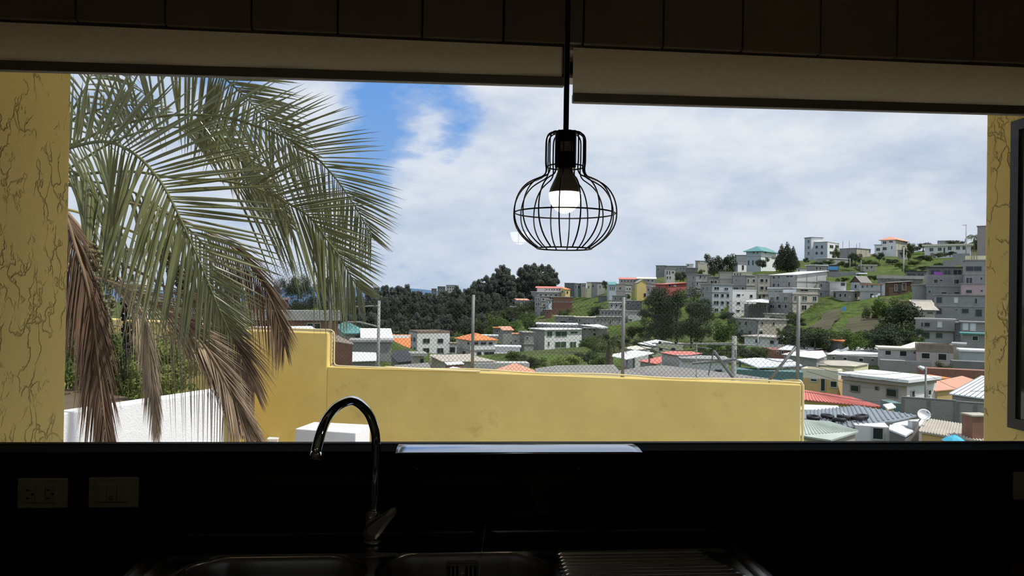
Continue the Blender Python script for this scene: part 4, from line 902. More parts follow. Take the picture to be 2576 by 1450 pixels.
H('rusty red shed with clutter on its roof', 100, (1945, 1945, 2080), 881, 902, 'br', [(1953, 884, 1958, 892), (1965, 883, 1971, 893)], None, b=-8)
roof_thing('cluttered rusty sheet roof above the red shed', [(1956, 881), (2022, 884), (2078, 878), (2060, 872), (1985, 867)], 100, .05, ROOFC['m'], legs=2.5, wall=WALLC['br'])
H('grey hall wall under the wide white roof', 80, (1972, 2040, 2080), 903, 930, 'gr', [(2036, 907, 2045, 914), (1990, 906, 1998, 912)], None, b=30)
roof_thing('wide bright white roof left of the patchy roof', [(1967, 893), (2057, 904), (2079, 897), (2070, 884), (1995, 886)], 79, .09, ROOFC['w'], legs=3, wall=WALLC['gr'], inset=.3)
o_, q_ = roof_thing('blue white corrugated canopy right of the concrete pole', [(1853, 907), (1905, 927), (2018, 922), (1988, 907), (1900, 903)], 46, .10, ROOFC['v'], legs=1.7, name='canopy', cat='canopy')
H('dark green tarpaulin wall under the blue white canopy', 44, (1850, 1850, 2020), 930, 975, 'gn', [], None, b=-22, depth=.3, name='garden_wall', cat='wall')
H('cream end house with a brown patched roof', 77, (2060, 2150, 2184), 921, 955, 'cr', [(2105, 928, 2118, 945, 'k'), (2070, 926, 2092, 938, 'k')], None, lw='gr', b=40)
roof_thing('brown and white patched roof of the cream end house', [(2058, 920), (2150, 924), (2186, 917), (2130, 909), (2075, 908)], 77.5, .02, ROOFC['n'], legs=3, wall=WALLC['cr'], inset=.15)
H('ochre house with a deep parapet by the wall end', 60, (2015, 2108, 2119), 957, 1000, 'oc', [(2039, 950 + 1, 2057, 961), (2064, 953, 2078, 985, 'd'), (2089, 957, 2107, 976)], 'c', lw='oc', b=50, rt='parapet', rh=.8)
H('pinkish white house with a mauve parapet', 55, (2120, 2281, 2354), 972, 1018, 'wh', [(2140, 967, 2165, 987, 'k'), (2203, 974, 2212, 982, 'k'), (2231, 979, 2259, 1000, 'k'), (2290, 984, 2300, 1002), (2332, 981, 2341, 996)], None, lw='pb', b=30)
H('mauve parapet band of the pinkish white house', 54.6, (2117, 2281, 2356), 963, 973, 'mv', [], 'm', b=30, base=False, fnd=0, name='parapet', cat='parapet', lw='mv')
roof_thing('small black and white scrap roof above the mauve parapet', [(2150, 948), (2200, 962), (2250, 955), (2215, 945), (2180, 940)], 62, .05, ROOFC['m'], legs=2, wall=WALLC['dg'])
roof_thing('orange hipped roof with a grey skylight behind the lamp post', [(2262, 949), (2330, 957), (2392, 953), (2335, 944)], 66, .14, ROOFC['o'], legs=3, wall=WALLC['be'], name='house', cat='house')
roof_thing('pale orange roof right of the lamp post', [(2340, 965), (2352, 986), (2440, 978), (2462, 961), (2420, 948)], 60, .12, ROOFC['p'], legs=3.5, wall=WALLC['oc'], name='house', cat='house')
o_, q_ = roof_thing('white striped sheet roof at the right window edge', [(2387, 993), (2480, 1006), (2530, 960), (2470, 948)], 43, .22, ROOFC['v'], legs=2.6, wall=WALLC['gr'])
ribs_on(o_, q_[0], q_[1], q_[2], q_[3], 7, M_FRAMED, .03)
o_, q_ = roof_thing('red corrugated roof behind the wall end', [(2012, 1008), (2225, 1029), (2140, 1003), (2018, 984)], 47, .10, ROOFC['r'], legs=2.2, wall=WALLC['ye'])
ribs_on(o_, q_[0], q_[1], q_[2], q_[3], 24, ROOFC['r'], .05)
roof_thing('light blue sheet roof behind the corrugated tyre roof', [(2012, 1034), (2115, 1036), (2108, 1024), (2018, 1021)], 40, .05, ROOFC['v'], legs=2, wall=WALLC['wh'])
# corrugated roof with tyres
M_COR = mat('grey blue corrugated sheet', (.25, .28, .31), rough=.45, metal=.2, var=.10, scale=2)
o_, q_ = roof_thing('grey blue corrugated roof weighed down with old tyres', [(2012, 1058), (2130, 1079), (2240, 1064), (2306, 1049), (2155, 1025), (2012, 1040)], 33, .10, M_COR, legs=2.4, wall=WALLC['wh'], inset=.3, name='house', cat='house')
TYQ = q_
mbx = MB(); c0, c1, c2, c3 = q_[1], q_[3], q_[4], q_[0]
for k in range(27):
    t = k / 26; a = (q_[0].lerp(q_[1], min(t / .45, 1)) if t < .45 else (q_[1].lerp(q_[3], (t - .45) / .55))); b2 = (q_[5].lerp(q_[4], t / .6) if t < .6 else q_[4].lerp(q_[3], (t - .6) / .4))
    mbx.tube([a + V((0, 0, .08)), b2 + V((0, 0, .08))], .045, 5)
mbx.build('corrugation', M_COR, o_)['kind'] = 'stuff'
tyre = MB(); pr = [(.17, .02), (.19, 0), (.27, 0), (.30, .03), (.30, .13), (.27, .16), (.19, .16), (.17, .14)]
tyre.lathe(pr + [pr[0]], 20, cap=False); TM = tyre.mesh('tyre', M_RUBBER, True)
for i, (px, py, lab) in enumerate([(2046, 1055, 'black tyre at the left end of the row on the corrugated roof'), (2081, 1052, 'second black tyre from the left on the corrugated roof'), (2122, 1054, 'black tyre half hidden behind the third one on the corrugated roof'), (2111, 1061, 'black tyre nearest the roof edge beside the white plank'), (2157, 1056, 'black tyre right of the white plank on the corrugated roof'), (2168, 1053, 'black tyre at the right end of the row on the corrugated roof')]):
    r = ray(px, py); q0 = q_[0]; t = (q0.z + .12 - CAM.z + .10 * (CAM.y - q0.y)) / (r.z - .10 * r.y); p = CAM + r * t
    o2 = obj('tyre', TM, None, p); o2.rotation_euler = (.1, 0, i); tag(o2, lab, 'tyre', 'old tyres on the corrugated roof')
def on_roof(px, py, dz=.1):
    r = ray(px, py); q0 = q_[0]; t = (q0.z + dz - CAM.z + .10 * (CAM.y - q0.y)) / (r.z - .10 * r.y); return CAM + r * t
a, b = on_roof(2119, 1037), on_roof(2138, 1056)
tag(MB().tube([a, b + V((0, 0, .05))], .05, 4).build('plank', WALLC['wh']), 'white plank lying across the corrugated tyre roof', 'plank')
H('white end wall with a large window under the corrugated roof', 32, (2150, 2150, 2237), 1070, 1125, 'wh', [(2193, 1075, 2223, 1108)], None, b=-24, depth=2.5, base=False)
o_, q2_ = roof_thing('pale green corrugated roof at the wall end', [(2012, 1100), (2090, 1112), (2160, 1090), (2085, 1066), (2012, 1061)], 29, .12, mat('pale green sheet', (.42, .47, .42), rough=.6, var=.12, scale=1.5, dirt=((.34, .22, .14), 1.2, .62, .4)), legs=2, wall=WALLC['be'])
ribs_on(o_, q2_[0], q2_[2], q2_[3], q2_[4], 18, MATS['pale green sheet'], .035)
roof_thing('light blue sheet roof right of the white end wall', [(2236, 1084), (2278, 1101), (2298, 1088), (2262, 1072), (2238, 1073)], 31, .05, ROOFC['v'], legs=2, wall=WALLC['dg'])
o_, q2_ = roof_thing('tan corrugated roof at the lower right', [(2312, 1090), (2400, 1104), (2480, 1116), (2480, 1080), (2330, 1057)], 30, .08, ROOFC['n'], legs=2, wall=WALLC['oc'], inset=.2)
ribs_on(o_, q2_[0], q2_[2], q2_[3], q2_[4], 22, ROOFC['n'], .03)
roof_thing('white tin lean-to roof behind the satellite dish', [(2244, 1071), (2300, 1076), (2345, 1068), (2320, 1058), (2270, 1062)], 33, .06, ROOFC['w'], legs=1.8, wall=WALLC['gr'])
q = P(2456, 1092, 29)
o_ = thing('chimney', 'brown stacked stone chimney at the right window edge', 'chimney', (q.x, q.y, q.z - 2)); MB().box(q.x - .17, q.x + .6, q.y, q.y + .6, q.z - 2, q.z + .70).build('shaft', WALLC['br'], o_); MB().box(q.x - .21, q.x + .64, q.y - .04, q.y + .64, q.z + .70, q.z + .76).build('cap', WALLC['be'], o_)
# grey block wall, block by block
def block_wall(label, xa, xb, ya, yb_, d, bdeg, nx, ny):
    P0 = P(xa, yb_, d); bb = math.radians(bdeg); v = V((math.cos(bb), math.sin(bb))); L_ = isect(V((P0.x, P0.y)), v, hdir(xb, ya)); hh = P(xa, ya, d).z - P0.z
    o = thing('block_wall', label, 'wall', P0, None, bb)
    MB().box(0, L_, .02, .16, -1.5, hh).build('mortar_core', WALLC['lg'], o, local=True)
    bl_, bh = L_ / nx, hh / ny
    me = MB().box(.012, bl_ - .012, 0, .05, .012, bh - .012).mesh('block', WALLC['gr']); mh = MB().box(.012, bl_ / 2 - .012, 0, .05, .012, bh - .012).mesh('block', WALLC['gr'])
    for j in range(ny):
        if j % 2 == 0:
            for i in range(nx): obj('block', me, o, (i * bl_, R_.uniform(-.006, .006), j * bh))
        else:
            obj('block', mh, o, (0, 0, j * bh)); obj('block', mh, o, (L_ - bl_ / 2, 0, j * bh))
            for i in range(nx - 1): obj('block', me, o, ((i + .5) * bl_, R_.uniform(-.006, .006), j * bh))
    MB().box(-.03, L_ + .03, -.03, .2, hh, hh + .07).build('coping', WALLC['dg'], o, local=True)
    for s in (0, L_ / 2, L_): MB().box(s - .07, s + .07, -.04, .2, -1.5, hh).build('pillar', WALLC['dg'], o, local=True)
    BASES.append(tuple(P0))
block_wall('grey concrete block wall between the lamp post and the satellite dish', 2270, 2404, 1001, 1052, 43, -32, 9, 7)
block_wall('grey concrete block wall under the striped white roof', 2408, 2500, 1013, 1072, 40, -32, 7, 8)
# green corrugated gate
H('green corrugated gate beside the block wall', 44, (2240, 2240, 2270), 1015, 1048, 'gn', [], None, b=-10, depth=.1, name='gate', cat='gate')
# kiosk
o_, q2_ = roof_thing('small kiosk with a curved white awning', [(2221, 1021), (2233, 1032), (2254, 1027), (2243, 1017)], 42, .1, ROOFC['w'], legs=1.8, wall=WALLC['ye'], inset=1.0)
# ------------------------------------------------------------------ centre, below the trees
H('white two storey block with square black windows', 152, (1028, 1049, 1131), 840, 905, 'wh', [(1064, 852, 1081, 864), (1101, 852, 1115, 864), (1064, 876, 1080, 889), (1100, 876, 1115, 889), (1033, 848, 1037, 858), (1041, 850, 1046, 860), (1033, 872, 1037, 882), (1042, 874, 1046, 883)], 'b', b=20, lw='lg', rt='parapet', rh=.5, frame='d')
H('white side extension with one black window', 151, (1130, 1130, 1148), 866, 900, 'wh', [(1131, 874, 1145, 888)], 'b', frame='d')
H('white house under an orange tiled roof', 150, (1147, 1183, 1247), 858, 915, 'wh', [(1193, 861, 1203, 868), (1209, 861, 1223, 868), (1229, 861, 1239, 868), (1177, 861, 1181, 868), (1199, 885, 1211, 896), (1218, 885, 1243, 896), (1165, 883, 1172, 893)], 'o', b=24, lw='lg', rt='hip', rh=1.4, oh=.4, frame='d', bands=(882,))
H('long white shed beside the orange tiled roof', 146, (1246, 1246, 1308), 874, 892, 'wh', [], 'w')
H('grey wall house under the long white shed', 143, (1246, 1246, 1308), 892, 920, 'lg', [], 'g', base=False)
H('white modern house with wide green windows', 176, (1336, 1369, 1463), 831, 918, 'wh', [(1376, 834, 1389, 848, 'g'), (1397, 834, 1426, 848, 'g'), (1435, 834, 1453, 840, 'g'), (1378, 860, 1382, 872, 'g'), (1396, 860, 1424, 876, 'g'), (1433, 860, 1449, 876, 'g'), (1378, 885, 1382, 897, 'g'), (1397, 886, 1420, 896, 'g')], 'w', b=28, lw='gr', oh=.6)
H('cluttered roof terrace on the white modern house', 185, (1350, 1350, 1452), 816, 832, 'dg', grid(1356, 1448, 5, [(820, 825)]), 'm', base=False)
H('peach annex right of the white modern house', 172, (1459, 1459, 1477), 860, 902, 'pb', [(1460, 865, 1464, 875), (1468, 868, 1472, 877, 'k')], 'g')
H('grey house under a wide flat white sheet', 170, (1463, 1463, 1526), 826, 868, 'gr', [(1468, 826, 1474, 832), (1480, 827, 1487, 832), (1492, 828, 1498, 834), (1491, 838, 1500, 846)], None)
roof_thing('wide flat white sheet roof right of the modern house', [(1457, 818), (1500, 824), (1531, 825), (1505, 817)], 170, .06, ROOFC['w'], legs=5, wall=None, name='canopy', cat='canopy', inset=.5)
H('grey narrow house with a rusty brown strip', 165, (1306, 1318, 1342), 838, 915, 'gr', [(1311, 846, 1317, 851), (1322, 848, 1330, 853)], 'g', b=12, lw='dg', bands=(866,))
H('grey gable end house below the green slope', 172, (1257, 1265, 1290), 832, 868, 'gr', [(1259, 836, 1262, 842), (1284, 860, 1288, 866)], 'p', b=16, rt='shed', rh=.8)
H('small grey house with a rose roof edge', 168, (1288, 1288, 1318), 842, 885, 'lg', [(1294, 856, 1299, 861), (1281 + 14, 868, 1300, 876)], 'p')
H('teal banded low roof behind the orange house', 160, (1212, 1212, 1250), 846, 868, 'lg', [], 'v')
H('small hut with an orange awning on the green slope', 178, (1240, 1244, 1272), 826, 850, 'dg', [(1228 + 20, 830, 1253, 838)], 'o', b=10)
H('grey tin roofed shed row left of the cream strip', 205, (1395, 1395, 1446), 797, 820, 'gr', [(1399, 800, 1402, 805), (1409, 808, 1424, 817, 'k'), (1430, 801, 1443, 806)], 'n')
H('grey row house with a cream balcony', 202, (1446, 1446, 1496), 799, 828, 'gr', [(1449, 803, 1453, 810), (1456, 803, 1460, 810), (1468, 812, 1474, 818), (1479, 812, 1484, 818)], 'c')
H('grey stepped house with a small white roof, upper', 232, (1530, 1534, 1572), 762, 790, 'lg', [(1536, 766, 1541, 772), (1548, 766, 1553, 772), (1560, 768, 1565, 774)], 'w', b=10)
H('grey terrace with a row of dark windows, middle', 222, (1508, 1512, 1574), 781, 805, 'gr', grid(1512, 1570, 7, [(785, 791)]), 'g', b=6)
H('grey terrace with a row of dark windows, lower', 214, (1492, 1498, 1572), 798, 824, 'gr', grid(1500, 1545, 5, [(803, 808)]) + [(1532, 804, 1538, 816, 'g'), (1556, 803, 1560, 809)], 'g', b=6)
H('wide grey house right of the fence post', 216, (1574, 1580, 1616), 784, 820, 'lg', [(1581, 803, 1590, 808)], 'g', b=8)
H('dark grey block house above the fence post', 228, (1574, 1574, 1614), 758, 786, 'dg', [(1576, 761, 1584, 766), (1590, 766, 1595, 772), (1603, 765, 1608, 771)], 'g')
H('dark retaining block under the grey ridge cube', 285, (1505, 1505, 1540), 745, 772, 'dg', [], 'g')
H('grey block with dark windows right of the retaining block', 250, (1540, 1540, 1576), 745, 764, 'gr', [(1546, 748, 1550, 754), (1560, 748, 1564, 754)], 'g')
H('small grey house with a white door below the grey terrace', 200, (1480, 1480, 1516), 822, 850, 'dg', [(1485, 826, 1490, 832), (1500, 826, 1505, 834)], 'g')
# centre right, nearer
roof_thing('white sheet roof above the cream house', [(1604, 865), (1641, 872), (1691, 863), (1651, 856)], 92, .07, ROOFC['w'], legs=3, wall=WALLC['gr'])
roof_thing('cream sheet roof above the white square canopy', [(1566, 877), (1598, 882), (1639, 877), (1601, 871)], 80, .05, ROOFC['c'], legs=2.5, wall=WALLC['lg'])
roof_thing('bright white square canopy on black posts', [(1528, 896), (1575, 906), (1645, 890), (1596, 883)], 58, .06, ROOFC['w'], legs=2.6, name='canopy', cat='canopy', inset=.5)
H('cream house with one barred window behind the red roof', 86, (1650, 1650, 1718), 870, 900, 'cr', [(1657, 875, 1668, 884), (1687, 875, 1700, 885)], 'c', oh=.05)
H('small grey house under a salmon lean-to roof', 67, (1610, 1610, 1664), 916, 945, 'gr', [(1619, 917, 1626, 923)], None)
roof_thing('salmon lean-to roof left of the grey tower', [(1607, 910), (1652, 918), (1665, 912), (1664, 899)], 67, .16, ROOFC['r'], legs=1.6, wall=WALLC['gr'])
H('grey tower under a salmon roof', 70, (1664, 1716, 1767), 897, 950, 'wh', [(1672, 899, 1679, 906, 'k'), (1702, 901, 1712, 913, 'k'), (1748, 900, 1754, 908, 'k')], None, lw='lg', b=28)
roof_thing('salmon corrugated roof of the grey tower', [(1660, 889), (1717, 899), (1768, 891), (1738, 886), (1690, 885)], 70, .05, ROOFC['r'], legs=1.2, wall=WALLC['lg'], inset=.3)
H('white rendered wall house with black openings', 60, (1718, 1718, 1832), 908, 955, 'wh', [(1770, 931, 1778, 941, 'k'), (1797, 930, 1817, 945, 'k')], 'g', b=-12)
H('grey block garden wall left of the pink pyramid roof', 55, (1192, 1192, 1332), 914, 945, 'lg', [], None, b=4, depth=.3, name='garden_wall', cat='wall')
roof_thing('pale pink pyramid roof just behind the wall', [(1226, 940), (1352, 943), (1345, 935), (1300, 918), (1290, 918), (1240, 935)], 42, .35, ROOFC['p'], legs=2, wall=WALLC['be'], name='house', cat='house')
o_, q2_ = roof_thing('wide grey fibre cement roof right behind the fence', [(1480, 956), (1660, 962), (2010, 990), (1995, 966), (1850, 946), (1668, 924), (1630, 926), (1540, 940)], 24, .14, ROOFC['s'], legs=2, wall=WALLC['gr'], inset=.1)
roof_thing('lower grey fibre cement roof left of the canopy', [(1350, 952), (1500, 954), (1560, 940), (1545, 922), (1400, 924), (1345, 932)], 27, .10, ROOFC['s'], legs=2, wall=WALLC['gr'], inset=.1)
H('grey brown house under a tan tin roof, behind the first fence bay', 60, (1080, 1080, 1112), 900, 940, 'be', [(1088, 912, 1100, 928, 'n')], None)
roof_thing('tan tin roof left of the second fence post', [(1078, 896), (1112, 912), (1250, 911), (1200, 899), (1183, 893)], 58, .06, ROOFC['n'], legs=1.5, wall=WALLC['be'])
roof_thing('small white sheet over a brick lean-to', [(1118, 914), (1125, 920), (1168, 917), (1160, 912)], 52, .04, ROOFC['w'], legs=1, wall=WALLC['br'])
roof_thing('curled silver sheet on the brick lean-to', [(1130, 928), (1150, 935), (1164, 930), (1140, 925)], 50, .1, ROOFC['v'], legs=1, wall=WALLC['br'])
H('beige rendered stub house with a dark doorway', 56, (1036, 1040, 1066), 896, 940, 'be', [(1067 - 8, 902, 1065, 915, 'k')], 'g', b=10)
roof_thing('black tarpaulin lean-to beside the white block', [(982, 897), (1000, 914), (1040, 910), (1030, 884), (995, 882)], 62, .25, ROOFC['k'], legs=2, wall=WALLC['dg'])
roof_thing('grey clay tile roof low behind the wall', [(990, 922), (1010, 932), (1085, 932), (1078, 915)], 48, .15, ROOFC['s'], legs=2, wall=WALLC['be'])
H('orange roofed house with a white awning', 142, (983, 983, 1029), 876, 900, 'lg', [(1000, 879, 1010, 886)], 'o', rt='shed', rh=2.4, oh=.3)
# left of the utility pole
H('pale vault roofed hall', 84, (908, 912, 985), 855, 880, 'lg', [], 'w', rt='gablex', rh=1.0, b=8)
H('grey wall of the hall yard', 74, (884, 884, 985), 861, 893, 'gr', [], 'g', b=6)
roof_thing('white curved low roof behind the first fence bay', [(829, 904), (860, 912), (952, 909), (945, 889), (832, 886)], 66, .06, ROOFC['w'], legs=2, wall=WALLC['gr'])
H('white house with a teal hipped roof near the brick house', 96, (848, 872, 915), 841, 868, 'wh', [(851, 845, 857, 858), (861, 846, 866, 858), (893, 846, 906, 855, 'k')], 't', b=12, lw='lg', rt='hip', rh=.9, oh=.5)
H('unpainted brick house with a concrete parapet', 86, (634, 640, 850), 806, 866, 'br', [(772, 812, 788, 829), (790, 812, 807, 829), (644, 811, 656, 824), (664, 812, 676, 824)], 'g', b=12, rt='flat', rh=1.2, oh=.4, bands=(), depth=10)
H('dark brown upper room on the brick house', 88, (634, 634, 725), 754, 786, 'bn', [(641, 760, 656, 782, 'k'), (666, 762, 690, 782, 'k')], 'b', base=False)
roof_thing('long white tin roof below the brick house', [(626, 834), (800, 834), (783, 823), (632, 824)], 48, .03, ROOFC['w'], legs=2, wall=WALLC['dg'])
roof_thing('brown sloping shed roof beside the wall step', [(828, 860), (890, 870), (888, 866), (832, 838)], 42, .3, ROOFC['b'], legs=2, wall=WALLC['br'])
H('grey block house seen behind the palm fronds', 92, (556, 560, 612), 772, 815, 'gr', [(575, 767 + 6, 587, 783, 'k')], 't', b=8)
H('pale house with dark doors behind the palm fronds', 100, (462, 466, 560), 745, 815, 'lg', [(480, 760, 496, 776), (510, 760, 524, 776), (536, 762, 548, 776)], 'g', b=6, bands=(782,))
H('white gabled house deep behind the palm', 70, (300, 304, 362), 630, 830, 'wh', [(320, 690, 340, 712)], 'g', b=6)
H('long grey retaining wall along the sloping road', 246, (2083, 2083, 2180), 684, 702, 'gr', [], None, b=-22, name='retaining_wall', cat='wall', depth=.5)
H('grey stepped wall on the green slope, lowest of three', 215, (2345, 2345, 2378), 668, 684, 'gr', [], None, b=-20, name='retaining_wall', cat='wall', depth=.4)
H('grey stepped wall on the green slope, middle of three', 225, (2376, 2376, 2402), 655, 674, 'gr', [], None, b=-20, name='retaining_wall', cat='wall', depth=.4)
H('grey stepped wall on the green slope, highest of three', 235, (2400, 2400, 2440), 638, 660, 'gr', [], None, b=-20, name='retaining_wall', cat='wall', depth=.4)
q = P(2171, 693, 240); cr_ = thing('car', 'small white car parked on the road above the plank gable house', 'car', (q.x, q.y, q.z))
MB().hexa([(q.x - 1.6, q.y, q.z + .3), (q.x + 1.6, q.y, q.z + .3), (q.x + 1.6, q.y + 1.6, q.z + .3), (q.x - 1.6, q.y + 1.6, q.z + .3)], [(q.x - 1.6, q.y, q.z + .8), (q.x + 1.6, q.y, q.z + .8), (q.x + 1.6, q.y + 1.6, q.z + .8), (q.x - 1.6, q.y + 1.6, q.z + .8)]).build('body', ROOFC['w'], cr_, bevel=.1)
MB().hexa([(q.x - 1.1, q.y + .1, q.z + .8), (q.x + .9, q.y + .1, q.z + .8), (q.x + .9, q.y + 1.5, q.z + .8), (q.x - 1.1, q.y + 1.5, q.z + .8)], [(q.x - .7, q.y + .2, q.z + 1.35), (q.x + .5, q.y + .2, q.z + 1.35), (q.x + .5, q.y + 1.4, q.z + 1.35), (q.x - .7, q.y + 1.4, q.z + 1.35)]).build('cabin', M_PANE, cr_)
for sx in (-1.0, 1.0):
    for sy in (.05, 1.45): MB().lathe([(0, 0), (.3, 0), (.3, .15), (0, .15)], 12, (q.x + sx, q.y + sy, q.z + .3), (0, 1, 0), cap=False).build('wheel', M_RUBBER, cr_)
# furniture of the town: lamp post, poles, dish, cloths
def pole(label, px, y0, y1, d, r=.12, m=None, arm=None, name='utility_pole', cat='pole'):
    b0 = P(px, y1, d); t0 = P(px, y0, d)
    o = thing(name, label, cat, b0); BASES.append(tuple(b0))
    MB().tube([(b0.x, b0.y, b0.z - 3), (b0.x, b0.y, t0.z)], [r * 1.25, r], 10).build('shaft', m or WALLC['lg'], o, smooth=True)
    if arm:
        for (ax_, ay, bx_, by_, rr) in arm: MB().tube([P(ax_, ay, d - .1), P(bx_, by_, d - .1)], rr, 6).build('arm', m or M_FRAMED, o)
    return o
up = pole('grey concrete utility pole in the left fence bay', 951, 757, 915, 40, .08, WALLC['gr'], [(951, 770, 895, 772, .04), (949, 822, 905, 811, .05), (905, 811, 876, 811, .05)])
for px in (904, 918, 944): MB().lathe([(0, 0), (.05, .02), (.06, .06), (.04, .1), (0, .13)], 10, P(px, 770, 39.9), cap=False).build('insulator', M_SLOT, up)
u2 = pole('grey concrete utility pole with cross arms behind the right fence bay', 1846, 846, 955, 22, .075, WALLC['gr'], [(1640, 864, 1900, 869, .02), (1846, 864, 1690, 866, .02), (1662, 860, 1790, 878, .014)])
for px in (1660, 1700, 1740): MB().lathe([(0, 0), (.04, .02), (.05, .05), (.03, .08), (0, .1)], 10, P(px, 866, 21.8), cap=False).build('insulator', M_SLOT, u2)
u3 = pole('slanted steel strut with a pipe arm behind the right fence bay', 1752, 866, 918, 20, .012, M_FRAMED, [(1796, 884, 1842, 948, .045), (1742, 915, 1850, 904, .035), (1796, 880, 1782, 945, .02)], name='steel_frame', cat='frame')
lp = pole('dark street lamp post beside the pinkish white house', 2328, 925, 1006, 50, .065, M_FRAMED, [(2328, 932, 2320, 926, .05)], name='street_lamp', cat='lamp')
MB().tube([P(2312, 923, 49.9), P(2322, 928, 49.9)], [.10, .16], 8).build('lamp_head', ROOFC['w'], lp)
pole('white power pole on the green slope', 2273, 622, 683, 232, .17, WALLC['lg'])
pole('tall power pole at the right end of the ridge', 2430, 566, 636, 285, .17, WALLC['lg'], [(2421, 567, 2431, 566, .12)])
pole('dark power pole by the roadside stall', 2138, 650, 685, 250, .14, M_FRAMED)
pole('dark power pole by the roadside huts', 2166, 655, 686, 250, .14, M_FRAMED)
pole('grey pole with a bent arm on the mossy tin roof', 1907, 832, 846, 108, .1, WALLC['lg'], [(1907, 832, 1925, 829, .1)])
# satellite dish
dc = P(2324, 1045, 31); dq = thing('satellite_dish', 'white satellite dish on a grey concrete post', 'dish', P(2303, 1109, 31))
dax = V((-.35, -.75, .55)).normalized()
MB().lathe([(0, 0)] + [(.26 * k / 8, .07 * (k / 8) ** 2) for k in range(1, 9)] + [(.26, .06), (0, -.012)], 28, dc, dax, cap=False).build('reflector', ROOFC['w'], dq, smooth=True)
MB().tube([dc + V((.1, -.05, -.25)), dc + V((.28, -.15, .05)), dc + dax * .3 + V((.1, 0, 0))], .018, 6).build('feed_arm', M_FRAMED, dq)
MB().tube([dc + dax * .28 + V((.1, 0, 0)), dc + dax * .36 + V((.1, 0, 0))], .035, 8).build('feed_horn', M_FRAMED, dq)
pb0 = P(2305, 1109, 31); MB().box(pb0.x - .13, pb0.x + .18, pb0.y + .1, pb0.y + .4, pb0.z - 1, P(2305, 1062, 31).z).build('post', WALLC['lg'], dq)
MB().tube([dc + V((-.0, .05, -.05)), P(2310, 1062, 31.2)], .025, 6).build('mount', M_FRAMED, dq)
# cloths and an umbrella
def cloth(label, pts, d, m, name='cloth', cat='cloth'):
    q = [P(x, y, d) for x, y in pts]; n = len(q); tag(MB().prism(q, (0, .06, 0)).build(name, m), label, cat)
cloth('purple cloth hung over the terrace of the big grey house', [(2349, 684), (2371, 685), (2370, 693), (2350, 692)], 171.5, ROOFC['f'])
cloth('blue banner on the roadside stall', [(2082, 671), (2108, 671), (2108, 680), (2082, 679)], 260, ROOFC['u'], 'banner', 'banner')
cloth('blue sheet hanging on the field edge', [(2117, 775), (2129, 771), (2126, 783), (2119, 783)], 168, ROOFC['u'])
cloth('white cloth in the glass balcony', [(1970, 729), (1987, 729), (1987, 737), (1970, 737)], 187, ROOFC['w'])
cloth('pale blue cloth beside the white one in the glass balcony', [(1987, 729), (2003, 728), (2003, 737), (1987, 737)], 186.5, ROOFC['v'])
cloth('pink and white laundry by the orange slab box', [(2111, 884), (2134, 873), (2136, 880), (2116, 886)], 92, ROOFC['w'])
for i, (x, y) in enumerate([(2197, 746), (2206, 745), (2212, 741)]): cloth(('left', 'middle', 'right')[i] + ' white shirt on the line by the plank shack', [(x - 4, y - 2), (x + 3, y - 3), (x + 2, y + 3), (x - 3, y + 3)], 178, ROOFC['w'], 'shirt', 'laundry')
uq = P(2400, 1110, 27); um = thing('parasol', 'turquoise parasol at the bottom right of the window', 'parasol', (uq.x, uq.y, uq.z - 1.5))
MB().lathe([(.42, .0), (.25, .13), (.1, .2), (.02, .24), (0, .25)], 8, (uq.x, uq.y, uq.z), cap=False).build('canopy', mat('turquoise cloth', (.06, .42, .60), rough=.8), um)
MB().tube([(uq.x, uq.y, uq.z - 1.5), (uq.x, uq.y, uq.z + .32)], .02, 6).build('pole', M_FRAMED, um)
# overhead wires
M_CABLE = mat('black cable', (.02, .02, .02), rough=.7)
def wire(label, a, b, da, db, sag):
    p, q = P(a[0], a[1], da), P(b[0], b[1], db); mid = (p + q) / 2 - V((0, 0, sag))
    tag(MB().tube(smooth_path([p, mid, q], 16), .012, 4).build('power_cable', M_CABLE), label, 'cable')
wire('upper power cable from the lamp post towards the wall end', (2328, 930), (2030, 905), 50, 42, .6)
wire('middle power cable from the lamp post towards the wall end', (2328, 945), (2030, 918), 50, 42, .6)
wire('lower power cable from the lamp post towards the wall end', (2328, 962), (2030, 935), 50, 42, .7)
wire('power cable from the lamp post to the right window edge', (2328, 940), (2520, 985), 50, 40, .5)
wire('low cable crossing in front of the corrugated roofs', (2015, 985), (2328, 990), 30, 50, .5)
wire('upper cable from the cross arm pole to the left', (1846, 864), (1580, 850), 22, 26, .35)
wire('lower cable from the cross arm pole to the left', (1846, 878), (1580, 862), 22, 26, .35)
wire('cable from the cross arm pole to the right', (1846, 866), (2030, 905), 22, 30, .3)
